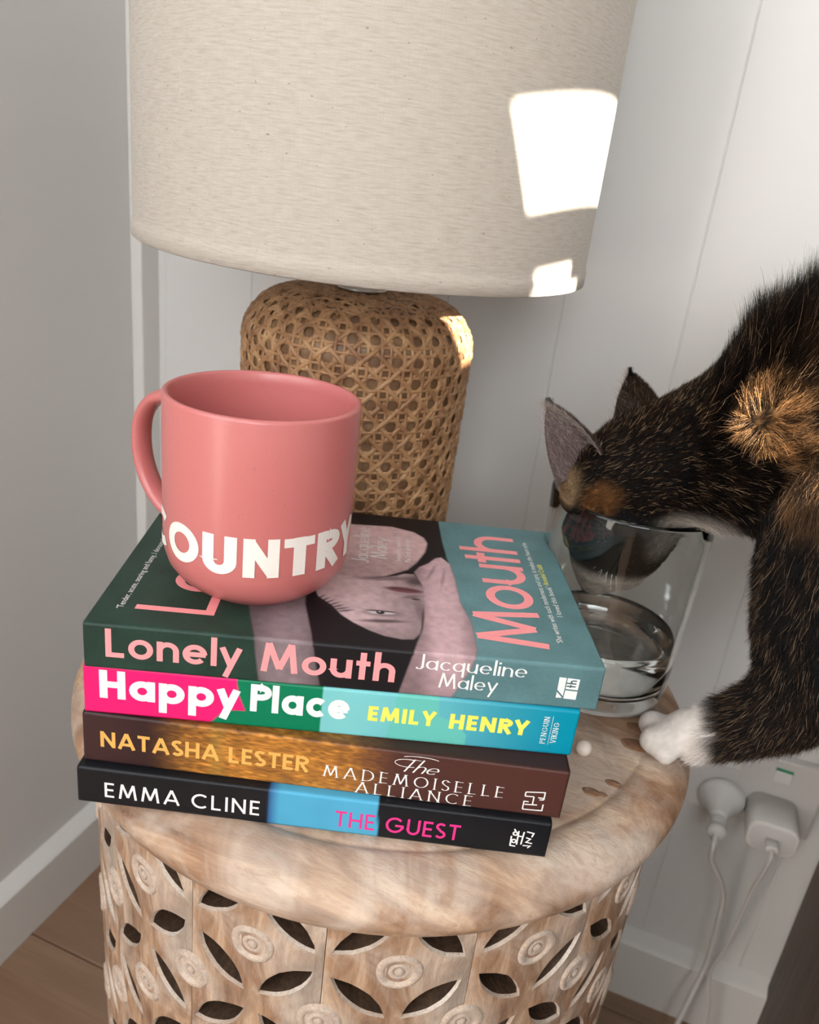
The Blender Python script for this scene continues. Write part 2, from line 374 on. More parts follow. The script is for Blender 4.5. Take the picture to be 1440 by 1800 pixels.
for a, b in zip(edges[:-1], edges[1:]):
    board(a, b, ZF, ZC, 'board', wb)
struct(mesh_obj('wall_left', *join(box(XL - .1, XL, -.44, YB + .1, ZF, ZC), box(XL - .1, XL, YF, -1.46, ZF, ZC), box(XL - .1, XL, -1.46, -.44, ZF, .26), box(XL - .1, XL, -1.46, -.44, 1.46, ZC)), M_wall_left))
struct(mesh_obj('ceiling', *box(XL - .1, XR + .1, YF - .1, YB + .1, ZC, ZC + .08), M_ceil))
# wall behind the camera, with the large window the daylight comes through
wf = join(box(XL - .1, .12, YF - .1, YF, ZF, ZC), box(1.32, XR + .1, YF - .1, YF, ZF, ZC), box(.12, 1.32, YF - .1, YF, ZF, .20), box(.12, 1.32, YF - .1, YF, 1.72, ZC))
struct(mesh_obj('wall_front', *wf, M_wall))
# wall on the side of the sun: an unseen narrow window, its gaps shaped to cast the sun patches
def sun_at(y, z, x=-.02):      # where the ray that meets (x, y, z) crosses the wall plane
    k = (XR - x) / SUN.x; return y + SUN.y * k, z + SUN.z * k
GAPS = [(.054, .080, .200, .2880, .3390), (.097, .101, .142, .2450, .2558), (.096, .114, .157, .2085, .2448), (.158, .174, 0.270, .112, .182)]   # near edge at the top, near edge at the foot, far edge, foot, top
wy0, wz0 = sun_at(-.06, .02); wy1, wz1 = sun_at(.37, .40)
wr = join(box(XR, XR + .1, YF, wy0, ZF, ZC), box(XR, XR + .1, wy1, YB + .1, ZF, ZC), box(XR, XR + .1, wy0, wy1, ZF, wz0), box(XR, XR + .1, wy0, wy1, wz1, ZC))
struct(mesh_obj('wall_right', *wr, M_wall))
win = struct(mesh_obj('window_1', *join(box(XR + .0, XR + .02, wy0, wy0 + .012, wz0, wz1), box(XR, XR + .02, wy1 - .012, wy1, wz0, wz1), box(XR, XR + .02, wy0, wy1, wz0, wz0 + .012), box(XR, XR + .02, wy0, wy1, wz1 - .012, wz1)), M_trim))
rows = [(sun_at(a, d), sun_at(b_, c_), sun_at(e, d)) for a, b_, e, c_, d in GAPS]
zs = [wz0] + sum([[r[1][1], r[0][1]] for r in rows[::-1]], []) + [wz1]
for i in range(0, len(zs), 2):                                   # rails between the gaps
    if zs[i + 1] > zs[i]: mesh_obj('sun_mask_rail', *box(XR + .0002, XR + .0018, wy0, wy1, zs[i], zs[i + 1]), M_trim, win)
def prism(q, x0, x1):
    n = len(q); V = [(x0, *p) for p in q] + [(x1, *p) for p in q]; return V, [tuple(range(n)), tuple(range(n, 2 * n))[::-1]] + [(i, (i + 1) % n, n + (i + 1) % n, n + i) for i in range(n)]
for a, b_, e in rows:                                            # side panels beside each gap
    mesh_obj('sun_mask_panel', *prism([(wy0, b_[1]), b_, a, (wy0, a[1])], XR, XR + .002), M_trim, win)
    mesh_obj('sun_mask_panel', *box(XR, XR + .002, e[0], wy1, b_[1], a[1]), M_trim, win)
# floor: a sub floor and boards running along the back wall
fl = struct(mesh_obj('floor', *box(XL - .1, XR + .1, YF, YB + .1, ZF - .05, ZF - .006), M_cab))
ys = [.335 + .02, .298, .112, -.074, -.26, -.446, -.632, -.818, -1.004, -1.19, -1.376, -1.562, -1.748, -1.934, -2.12, YF]
for i in range(len(ys) - 1):
    xs = [XL - .02, -.02 + .37 * ((i * 7) % 5 - 1) * .6, XR]; xs = sorted(set(xs))
    for a, b in zip(xs[:-1], xs[1:]):
        if b - a < .05: continue
        V, F = box(a + .0006, b - .0006, ys[i + 1] + .0006, ys[i] - .0006, ZF - .008, ZF, .0012); mesh_obj('floor_board', V, F, M_floor, fl)
# skirting boards: flat with a bevelled top ledge
def skirting(name, pts, axis):
    z0, z1, t = ZF, -.392, .016
    pr = [(0, z0), (t, z0), (t, z1 - .010), (t - .003, z1 - .0075), (.0, z1)]
    V = []
    for s in pts:
        for d, z in pr: V.append((s, YB - d, z) if axis == 'x' else (XL + d, s, z))
    F = [(i, (i + 1) % 5, 5 + (i + 1) % 5, 5 + i) for i in range(5)] + [tuple(range(5)), tuple(range(9, 4, -1))]
    return struct(mesh_obj(name, V, F, M_trim))
skirting('baseboard_back', (XL, XR), 'x'); skirting('baseboard_left', (YF, YB), 'y')
struct(mesh_obj('trim_1', *box(XL, XL + .013, YB - .026, YB + .001, -.392, ZC, .0015), M_trim))

# ================================================================== dark cabinet the cat stands on, unseen length added to shade the wall corner
cb = thing('extended_chest', 'dark stained oak chest beside the power outlet, lengthened out of view to block light', 'chest', (.50, -.2, ZF))
CX0, CX1, CY0, CY1, CZ = .2735, .80, -.80, .330, .020
mesh_obj('body', *box(CX0, CX1, CY0, CY1, ZF + .0, CZ - .02, .0015), M_cab, cb)
mesh_obj('top', *box(CX0 - .001, CX1 + .004, CY0 - .006, CY1, CZ - .02, CZ, .002), M_cab, cb)
for i, (a, b) in enumerate(((-.44, -.24), (-.232, -.008))):
    d = mesh_obj('drawer', *box(CX0 + .012, CX1 - .012, CY0 - .014, CY0 + .001, a, b, .002), M_cab, cb)
    mesh_obj('handle', *tube([(.46, CY0 - .014, (a + b) / 2), (.46, CY0 - .034, (a + b) / 2), (.57, CY0 - .034, (a + b) / 2), (.57, CY0 - .014, (a + b) / 2)], .004, 8), M_metal, d)

# ================================================================== outlet, plug, charger, cords
po = thing('power_outlet', 'white double wall outlet with rocker switches, on the panelled wall beside the cabinet', 'outlet', (.2, YB, -.175))
bm_v = box(.1425, .2575, YB - .0105, YB + .001, -.2125, -.1375, .002); mesh_obj('face_plate', *bm_v, M_plate, po)
for x in (.1790, .2210):
    s_ = mesh_obj('rocker_switch', *box(x - .0065 + .0, x + .0085, YB - .0135, YB - .009, -.1600, -.1475, .0015), M_plastic, po)
    mesh_obj('indicator', *box(x - .006, x + .008, YB - .0128, YB - .010, -.1478, -.1462, 0), M_green, s_)
    for dx, a in ((-.0055, .5), (.0055, -.5), (0, 0)):
        z = -.193 - (.009 if a == 0 else 0); V, F = box(-.0008, .0008, -.0004, .0004, -.0035, .0035); V = [(x + dx + .001 + q[0] * math.cos(a) + q[2] * math.sin(a), YB - .0108 + q[1], z + q[2] * math.cos(a) - q[0] * math.sin(a)) for q in V]
        mesh_obj('socket_slot', V, F, M_slot, po)
pl = thing('power_plug', 'round white plug with ribbed neck, in the outlet nearer the stool', 'plug', (.180, YB - .0105, -.193))
pc = Vector((.180, YB - .0105, -.193))
prof = [(.0, 0), (.0195, 0), (.0205, .0015), (.0205, .005), (.0190, .0075), (.0150, .012), (.0105, .019), (.0080, .026), (.0072, .030), (.0, .030)]
mesh_obj('body', *lathe([(r, z) for r, z in prof], 40, pc, ax=(-.06, -1, -.10)), M_plastic, pl, True)
pd = Vector((-.06, -1, -.10)).normalized()
rib = [(0, 0)]
for k in range(4): rib += [(.0068, k * .0036), (.0068, k * .0036 + .0022), (.0054, k * .0036 + .0024), (.0054, k * .0036 + .0035)]
rib += [(.0082, .0148), (.0085, .017), (.0078, .0205), (.0035, .0215), (0, .0215)]
mesh_obj('strain_relief', *lathe(rib, 28, pc + pd * .029, ax=pd), M_plastic, pl, True)
e0 = pc + pd * .050
P1 = spline([e0, e0 + pd * .008 + Vector((0, 0, -.006)), (.1795, .270, -.222), (.1962, .280, -.2548), (.2025, .285, -.2845), (.2066, .289, -.346), (.2055, .288, -.372), (.1967, .272, -.4214), (.186, .245, -.4685), (.15, .20, -.4695), (.08, .17, -.4695)])
mesh_obj('cord', *tube(P1, .0026, 10), M_cord, pl, True)
ch = thing('usb_charger', 'boxy white usb wall charger beside the round plug, under the green-marked switch', 'charger', (.2205, YB - .0105, -.193))
def rbox(x0, x1, y0, y1, z0, z1, r, b=.0016, n=6):
    cx, cz = (x0 + x1) / 2, (z0 + z1) / 2; out = []
    def ring(ins):
        R = r - ins; o = []
        for sx, sz, a0 in ((1, 1, 0), (-1, 1, 90), (-1, -1, 180), (1, -1, 270)):
            for k in range(n + 1):
                a = math.radians(a0 + 90 * k / n); o.append((cx + sx * ((x1 - x0) / 2 - r) + R * math.cos(a), cz + sz * ((z1 - z0) / 2 - r) + R * math.sin(a)))
        return o
    st = [(y1, 0), (y0 + b, 0), (y0 + b * .35, b * .35), (y0, b)]; V = []; m = 4 * (n + 1)
    for y, ins in st: V += [(a, y, c_) for a, c_ in ring(ins)]
    F = [(j * m + i, j * m + (i + 1) % m, (j + 1) * m + (i + 1) % m, (j + 1) * m + i) for j in range(3) for i in range(m)] + [tuple(range(m))[::-1], tuple(range(3 * m, 4 * m))]
    return V, F
V, F = rbox(.2005, .2420, .283, YB - .0105, -.2055, -.1755, .0105); mesh_obj('body', V, F, M_plastic, ch, True)
V, F = rbox(.2035, .2390, .2826, .2836, -.2025, -.1785, .0085, .0004); mesh_obj('front_face', V, F, M_plate, ch, True)
ucable = mesh_obj('connector', *rbox(.2160, .2260, .2715, .2826, -.1945, -.1890, .002, .0006), M_plastic, ch, True)
P2 = spline([(.2210, .2720, -.1918), (.2208, .266, -.197), (.2195, .270, -.222), (.2191, .280, -.2501), (.2172, .285, -.3198), (.2123, .289, -.3621), (.2195, .284, -.40), (.2211, .280, -.4192), (.222, .27, -.468), (.20, .24, -.4705), (.15, .23, -.4705)])
mesh_obj('cable', *tube(P2, .0016, 8), M_cord, ch, True)

# ================================================================== carved stool
st = thing('drum_stool', 'round carved drum stool of whitewashed mango wood with petal shaped cut-outs', 'stool', (SX, SY, ZF))
RT = .1997; RD = .1872; WT = .015
prof = [(0, -.0005), (.06, -.0003), (.12, 0), (.165, 0), (.1695, -.0002), (.1706, -.0010), (.1716, -.0002), (.176, .0004), (.182, -.0008), (.189, -.0042), (.195, -.0090), (.1985, -.0145), (.1992, -.0190), (.1975, -.0245), (.1940, -.0285), (.1900, -.0305), (.186, -.0312), (.12, -.0312), (0, -.0312)]
V, F = lathe(prof, 160, (SX, SY, 0)); V = [(x, y, z + zt(x, y)) for x, y, z in V]
mesh_obj('top', V, F, M_top, st, True)
# one stave: outline with petal holes, wrapped on the drum
DT = math.radians(22.5); UW = RD * DT
Z0, Z1 = ZF + .022, -.0295
def petal(cx, cz, ang, L, W, n=9, jit=.0):
    o = []
    for side in (1, -1):
        for k in range(n):
            t = k / n * 2 - 1; t = t * side
            y = side * W / 2 * (1 - abs(t) ** 2.1); o.append((t * L / 2, y))
    ca, sa = math.cos(ang), math.sin(ang)
    return [(cx + (x * ca - y * sa) + random.uniform(-jit, jit), cz + (x * sa + y * ca) + random.uniform(-jit, jit)) for x, y in o][::-1]
ROSZ = [-.0605 - .0405 * k for k in range(10)]
def stave_mesh(seed):
    random.seed(seed); holes = []; inner = []
    for k in range(-1, 10):
        zc = -.0605 - .0405 * k - .0203
        for sd_ in (-1, 1):
            up = (k % 2 == 0)                 # rosette above this petal row sits at the stave centre when k is even
            sg = sd_ if up else -sd_          # direction of the line joining neighbouring rosettes
            a = math.radians(42) * sg + random.uniform(-.05, .05)
            cx = sd_ * UW / 4 + random.uniform(-.0006, .0006); cz = zc + random.uniform(-.0008, .0008)
            L = .0372 * random.uniform(.95, 1.04); W = .0124 * random.uniform(.90, 1.1)
            if cz - .016 < Z0 + .006: continue
            s0 = random.getstate(); holes.append(petal(cx, cz, a, L + .0016, W + .0018, jit=.00022)); random.setstate(s0); inner.append(petal(cx, cz, a, L, W, jit=.00022))
    hw_ = UW / 2 - .0002; pts2, ed, hidx = [], [], []
    def add_loop(lp):
        n0 = len(pts2); pts2.extend(lp); ed.extend([(n0 + i, n0 + (i + 1) % len(lp)) for i in range(len(lp))]); return list(range(n0, n0 + len(lp)))
    nx, nz = 6, 44
    rim = [(-hw_ + 2 * hw_ * i / nx, Z0) for i in range(nx)] + [(hw_, Z0 + (Z1 - Z0) * i / nz) for i in range(nz)] + [(hw_ - 2 * hw_ * i / nx, Z1) for i in range(nx)] + [(-hw_, Z1 - (Z1 - Z0) * i / nz) for i in range(nz)]
    ridx = add_loop(rim)
    clip = lambda lp: [(max(-hw_ + .0008, min(hw_ - .0008, x)), min(z, Z1 - .0006)) for x, z in lp]
    holes = [clip(h) for h in holes]; inner = [clip(h) for h in inner]
    keep = [i for i, h in enumerate(holes) if min(z for _, z in h) < Z1 - .004]
    holes = [holes[i] for i in keep]; inner = [inner[i] for i in keep]
    for h in holes: hidx.append(add_loop(h))
    def inside(pt, lp):
        x, y = pt; c_ = False
        for i in range(len(lp)):
            (x1, y1), (x2, y2) = lp[i], lp[i - 1]
            if (y1 > y) != (y2 > y) and x < (x2 - x1) * (y - y1) / (y2 - y1) + x1: c_ = not c_
        return c_
    for i in range(1, nx):
        for j in range(1, nz):
            q = (-hw_ + 2 * hw_ * i / nx, Z0 + (Z1 - Z0) * j / nz)
            if not any(abs(q[0] - sum(a for a, _ in h) / len(h)) < .02 and inside(q, h) for h in holes): pts2.append(q)
    r = delaunay_2d_cdt([Vector(q) for q in pts2], ed, [], 0, 1e-7)
    vo = [tuple(v) for v in r[0]]; orig = r[3]; mp = {}
    for i, o_ in enumerate(orig):
        for q in o_: mp[q] = i
    tris = [t for t in r[2] if not any(inside((sum(vo[i][0] for i in t) / 3, sum(vo[i][1] for i in t) / 3), h) for h in holes)]
    tris = [t for t in tris if abs((vo[t[1]][0] - vo[t[0]][0]) * (vo[t[2]][1] - vo[t[0]][1]) - (vo[t[2]][0] - vo[t[0]][0]) * (vo[t[1]][1] - vo[t[0]][1])) > 1e-12]
    def wrap(u, z, d): a = u / RD; return ((RD - d) * math.cos(a) , (RD - d) * math.sin(a), z)
    n = len(vo); hw1 = hw_
    def dep(u): e = hw1 - abs(u); return .0009 * max(0, 1 - e / .0012)
    V = [wrap(u, z, dep(u)) for u, z in vo]; back = list(vo)
    for h, ii in zip(inner, hidx):
        for q, i in zip(h, ii): back[mp[i]] = q
    V += [wrap(u, z, WT) for u, z in back]; F = [tuple(t) for t in tris] + [tuple(i + n for i in t[::-1]) for t in tris]
    mi = [0] * len(tris) + [1] * len(tris)
    for ii in hidx:                                           # hole walls, chamfered at the front
        m = len(ii); k = len(V); V += [wrap(*back[mp[i]], .0018) for i in ii]
        for j in range(m):
            a, b = mp[ii[j]], mp[ii[(j + 1) % m]]; F += [(b, a, k + j, k + (j + 1) % m), (k + (j + 1) % m, k + j, a + n, b + n)]; mi += [2, 1]
    m = len(ridx)
    for j in range(m):
        a, b = mp[ridx[j]], mp[ridx[(j + 1) % m]]; F.append((a, b, b + n, a + n)); mi.append(0)
    return V, F, mi
TH0 = math.radians(-87.0)
variants = []
for sdv in range(4):
    V, F, mi = stave_mesh(11 + sdv); me = bpy.data.meshes.new('stave'); me.from_pydata(V, [], F); me.update(); [me.materials.append(q) for q in (M_stave, M_raw, M_ros)]; me.polygons.foreach_set('material_index', mi); variants.append(me)
random.seed(5)
for k in range(16):
    o = bpy.data.objects.new('stave', variants[(k * 3) % 4]); C.objects.link(o); o.parent = st; o.rotation_euler = (0, 0, TH0 + DT * k); o.location = (0, 0, -ZF)
ring = [(.0026, -.001), (.0030, .0002), (.0046, .0003), (.0056, -.0004), (.0070, -.0005), (.0078, .0005), (.0086, .0010), (.0104, .0010), (.0113, .0004), (.0118, -.0012)]
rmesh = []
for v_ in range(3):
    random.seed(30 + v_); V, F = lathe(ring, 36); V = [(x * (1 + .03 * math.sin(3 * math.atan2(y, x) + v_)), y * (1 + .03 * math.cos(2 * math.atan2(y, x))), z + random.uniform(-.00013, .00013)) for x, y, z in V]
    b = lathe([(.0026, -.001), (.0024, .0007), (.0015, .0012), (0, .0013)], 12); V, F = join((V, F), b)
    dish = lathe([(0, -.0003), (.0078, -.0003)], 24); V, F = join((V, F), dish)
    me = bpy.data.meshes.new('rosette'); me.from_pydata([tuple(map(float, q)) for q in V], [], F); me.materials.append(M_ros); me.polygons.foreach_set('use_smooth', [True] * len(F)); rmesh.append(me)
random.seed(6)
for k, z in enumerate(ROSZ):
    for j in range(16):
        a = TH0 + DT * (j + (.5 if k % 2 else 0)); o = bpy.data.objects.new('rosette', rmesh[(j + k) % 3]); C.objects.link(o); o.parent = st
        q = Vector((math.cos(a), math.sin(a), 0)); o.rotation_mode = 'QUATERNION'; o.rotation_quaternion = q.to_track_quat('Z', 'Y')
        o.location = (q.x * (RD + .0001), q.y * (RD + .0001), z - ZF)
mesh_obj('base_ring', *lathe([(.168, ZF), (.1925, ZF), (.1945, ZF + .004), (.1945, ZF + .018), (.1915, ZF + .0225), (.168, ZF + .0225)], 96, (SX, SY, 0), closed=True), M_stave, st, True)

# ================================================================== books
def smooth(e0, e1, x): t = np.clip((x - e0) / (e1 - e0), 0, 1); return t * t * (3 - 2 * t)
def sdpoly(U, Vv, pts):
    P = np.array(pts, float); d = np.full(U.shape, 1e9); s = np.zeros(U.shape, bool)
    for i in range(len(P)):
        a, b = P[i], P[(i + 1) % len(P)]; e = b - a; wx, wy = U - a[0], Vv - a[1]; t = np.clip((wx * e[0] + wy * e[1]) / (e @ e), 0, 1)
        d = np.minimum(d, np.hypot(wx - t * e[0], wy - t * e[1])); c_ = ((a[1] > Vv) != (b[1] > Vv)) & (U < (b[0] - a[0]) * (Vv - a[1]) / (b[1] - a[1] + 1e-12) + a[0]); s ^= c_
    return np.where(s, -d, d)
def vnoise(U, Vv, sc, seed=0):
    r = np.random.default_rng(seed); g = r.random((64, 64)); x, y = U / sc, Vv / sc; i, j = np.floor(x).astype(int), np.floor(y).astype(int); fx, fy = x - i, y - j
    fx = fx * fx * (3 - 2 * fx); fy = fy * fy * (3 - 2 * fy); G = lambda a, b: g[a % 64, b % 64]
    return (G(i, j) * (1 - fx) + G(i + 1, j) * fx) * (1 - fy) + (G(i, j + 1) * (1 - fx) + G(i + 1, j + 1) * fx) * fy
def over(col, mask, c_):
    c_ = np.array(c_, float)
    if c_.ndim == 1: c_ = c_[None, :]
    return col * (1 - mask[:, None]) + c_ * mask[:, None]
def fill(col, U, Vv, pts, c_, soft=.5, amt=1.0): return over(col, smooth(soft, -soft, sdpoly(U, Vv, pts)) * amt, c_)
def art_portrait(U, Vv, kind):
    """green, photograph and teal of the uppermost cover; v < 0 runs down the spine"""
    n1 = vnoise(U, Vv, 3, 1); n2 = vnoise(U, Vv, 11, 2); n3 = vnoise(U, Vv, 1.1, 3)
    col = np.tile(np.array([.020, .050, .036]), (len(U), 1)) * (1 + .35 * (n2[:, None] - .5) + .2 * (n3[:, None] - .5))
    edgeL = [(0, 0)]
    photo = [(66, 160), (66, 40), (68, 27), (72, 11), (74.6, 1), (75.5, -8), (77.6, -22), (78, -60), (167, -60), (166.4, -22), (173, -7), (174.3, 0), (175.6, 7), (175.3, 31), (171.4, 50), (170.5, 77), (168.8, 95), (166, 103), (167.9, 106), (166.6, 122), (166, 146), (166, 160)]
    col = fill(col, U, Vv, photo, (.012, .010, .012), .4)
    teal = [(166, 160), (166, 146), (166.6, 122), (167.9, 101), (168.8, 95), (170.5, 77), (171.4, 50), (175.3, 31), (175.6, 7), (174.3, 0), (173, -7), (166.4, -22), (166, -60), (240, -60), (240, 160)]
    tc = np.array([.125, .245, .262])[None, :] * (1 + .28 * (n2[:, None] - .5) + .12 * (n3[:, None] - .5)) * (1 - .18 * smooth(180, 240, U))[:, None]
    col = fill(col, U, Vv, teal, tc, .5)
    sk = lambda b: np.array(b)[None, :] * (1 + .25 * (n1[:, None] - .5) + .12 * (n3[:, None] - .5))
    arm1 = [(67.5, 60), (67.9, 27), (72, 11), (74.6, 1), (75.5, -8), (77.6, -22), (78, -60), (107, -60), (105.4, -22), (103, -12), (100.6, 0), (99.5, 7), (94, 34), (92, 60)]
    g = smooth(70, 86, U) * smooth(106, 92, U)
    col = fill(col, U, Vv, arm1, sk((.25, .185, .20)) * (.55 + .5 * g[:, None]), .6)
    neck = [(100, 138), (113, 137), (136, 139), (149.7, 134), (155.5, 127), (157.2, 119.6), (155.4, 107), (150, 92), (144.7, 82), (132.6, 72), (109.4, 62), (96, 70)]
    col = fill(col, U, Vv, neck, sk((.63, .42, .42)) * (.72 + .42 * smooth(78, 112, Vv))[:, None], .9)
    face = [(92, 66), (99.7, 43), (106.8, 35.6), (112, 27), (118.3, 20.7), (126, 15), (133, 11.4), (141, 9.8), (146.4, 10.8), (149.4, 16), (150.4, 22), (151, 35), (153.4, 48), (153.4, 55), (154, 63), (151, 70), (148.2, 77.5), (143, 77), (138.5, 73.5), (128, 69), (118.6, 67), (104, 70)]
    shade = .60 + .52 * smooth(152, 118, U) * smooth(8, 26, Vv) + .1 * (n2 - .5)
    col = fill(col, U, Vv, face, sk((.52, .37, .38)) * shade[:, None], .7)
    el = lambda cx, cy, a, b, r=0: np.hypot(((U - cx) * math.cos(r) + (Vv - cy) * math.sin(r)) / a, (-(U - cx) * math.sin(r) + (Vv - cy) * math.cos(r)) / b)
    def blob(col, cx, cy, a, b, c_, amt=1., r=0, s=.25): return over(col, smooth(1 + s, 1 - s, el(cx, cy, a, b, r)) * amt, c_)
    col = blob(col, 150, 70, 7, 5, (.05, .035, .04), .85, .5, .6)
    col = blob(col, 133, 69.5, 16, 2.4, (.16, .10, .11), .8, .18, .6)        # under the jaw
    col = blob(col, 142.5, 58.5, 9.5, 3.0, (.16, .055, .065), .95, -.05, .3)  # mouth
    col = blob(col, 142.5, 58.8, 8.5, .5, (.03, .012, .015), .9, -.08, .5)
    col = blob(col, 146, 51.5, 4.5, 1.6, (.16, .10, .11), .8, .3, .6); col = blob(col, 148.5, 49.5, 2.2, 1.0, (.03, .02, .02), .9, 0, .5)
    col = blob(col, 131, 32.2, 8.5, 2.6, (.14, .09, .10), .75, .02, .7)
    col = blob(col, 131, 32.6, 6.5, 1.5, (.55, .50, .50), .95, .05, .3); col = blob(col, 130.6, 32.9, 2.1, 1.7, (.02, .015, .02), 1, 0, .25); col = blob(col, 130.1, 33.4, .5, .4, (.8, .8, .8), 1)
    col = blob(col, 131, 34.3, 7.5, .6, (.02, .015, .015), .9, -.02, .4)
    col = blob(col, 132, 24.8, 11, 1.5, (.05, .03, .035), .8, .12, .6)        # brow
    col = blob(col, 150, 38, 2.0, 10, (.16, .10, .11), .6, .1, .7)
    arm2 = [(141, -60), (141.8, -22), (146.3, 0), (148, 8), (151, 20.5), (152.2, 32), (152.6, 50), (153.1, 63), (148.3, 80), (151.5, 87), (157, 93), (161, 100), (164.5, 102), (168.8, 95), (170.5, 77), (171.4, 50), (175.3, 31), (175.6, 7), (174.3, 0), (173, -7), (166.4, -22), (166, -60)]
    a2 = smooth(148, 159, U) * smooth(177, 166, U)
    c2 = sk((.50, .33, .35)) * (.60 + .5 * a2)[:, None] * (.72 + .35 * smooth(-30, 5, Vv))[:, None]
    col = fill(col, U, Vv, arm2, c2, .6)
    col = blob(col, 158, 82, 1.0, 9, (.18, .11, .12), .55, -.3, .6); col = blob(col, 164, 76, .9, 10, (.18, .11, .12), .5, -.15, .6)
    for k in range(7): col = blob(col, 100 + 2.2 * k, 41.5 - 1.7 * k, .8, 4.2, (.03, .02, .025), .8, -.6 - .1 * k, .5)
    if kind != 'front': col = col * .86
    return col
def art_happy(U, Vv, kind):
    n2 = vnoise(U, Vv, 14, 4)
    col = np.tile(np.array([.0, .42, .47]), (len(U), 1)); t = smooth(108, 228, U)[:, None]
    col = np.array([.20, .56, .57]) * (1 - t) + np.array([.0, .25, .37]) * t; col = col * (1 + .08 * (n2[:, None] - .5))
    col = fill(col, U, Vv, [(143, 1), (162, 1), (163, -10), (172, -13), (177, -19), (178, -40), (138, -40)], (.13, .50, .44), .4)
    col = fill(col, U, Vv, [(40, 200), (109.5, 200), (108.3, -8), (108.8, -60), (40, -60)], (.0, .185, .085), .3)
    col = fill(col, U, Vv, [(-5, 200), (71, 200), (69, 1), (70, -8), (73.5, -17), (66, -17.5), (62, -20), (57, -26), (50, -60), (-5, -60)], (.83, .012, .16), .3)
    return col
def art_brown(U, Vv, kind):
    n1 = vnoise(U, Vv * 3, 6, 5); n2 = vnoise(U, Vv * 4, 2.2, 6); n3 = vnoise(U, Vv, 18, 7)
    g = smooth(28, 62, U) * smooth(150, 112, U) * (.55 + .9 * n1 * n2 + .35 * (n3 - .4)); g = np.clip(g, 0, 1.3)[:, None]
    dark = np.array([.028, .010, .010])[None, :] * (1 - smooth(0, 60, U))[:, None] + np.array([.055, .018, .012])[None, :] * smooth(60, 150, U)[:, None] + np.array([.020, .010, .010])
    glow = np.array([.42, .17, .030])[None, :] * (.7 + .8 * n2[:, None])
    col = dark * (1 - np.minimum(g, 1)) + glow * g
    ax = smooth(58, 61, U) * smooth(68, 64, U) * .35; col = over(col, ax, (.36, .22, .05))
    if kind == 'front': col = col * .55
    return col
def art_black(U, Vv, kind):
    n2 = vnoise(U, Vv, 9, 8); col = np.tile(np.array([.0075, .0085, .011]), (len(U), 1))
    t = smooth(91, 97, U)[:, None]; blue = np.array([.035, .14, .32]) * (1 - t) + np.array([.075, .36, .56]) * t; blue = blue * (1 + .10 * (n2[:, None] - .5))
    col = fill(col, U, Vv, [(91, 40), (142.5, 40), (142.7, 0), (145.2, -40), (91, -40)], blue, .3)
    col = over(col, smooth(90.2, 90.9, U) * smooth(91.8, 91.2, U), (.02, .06, .16)); return col
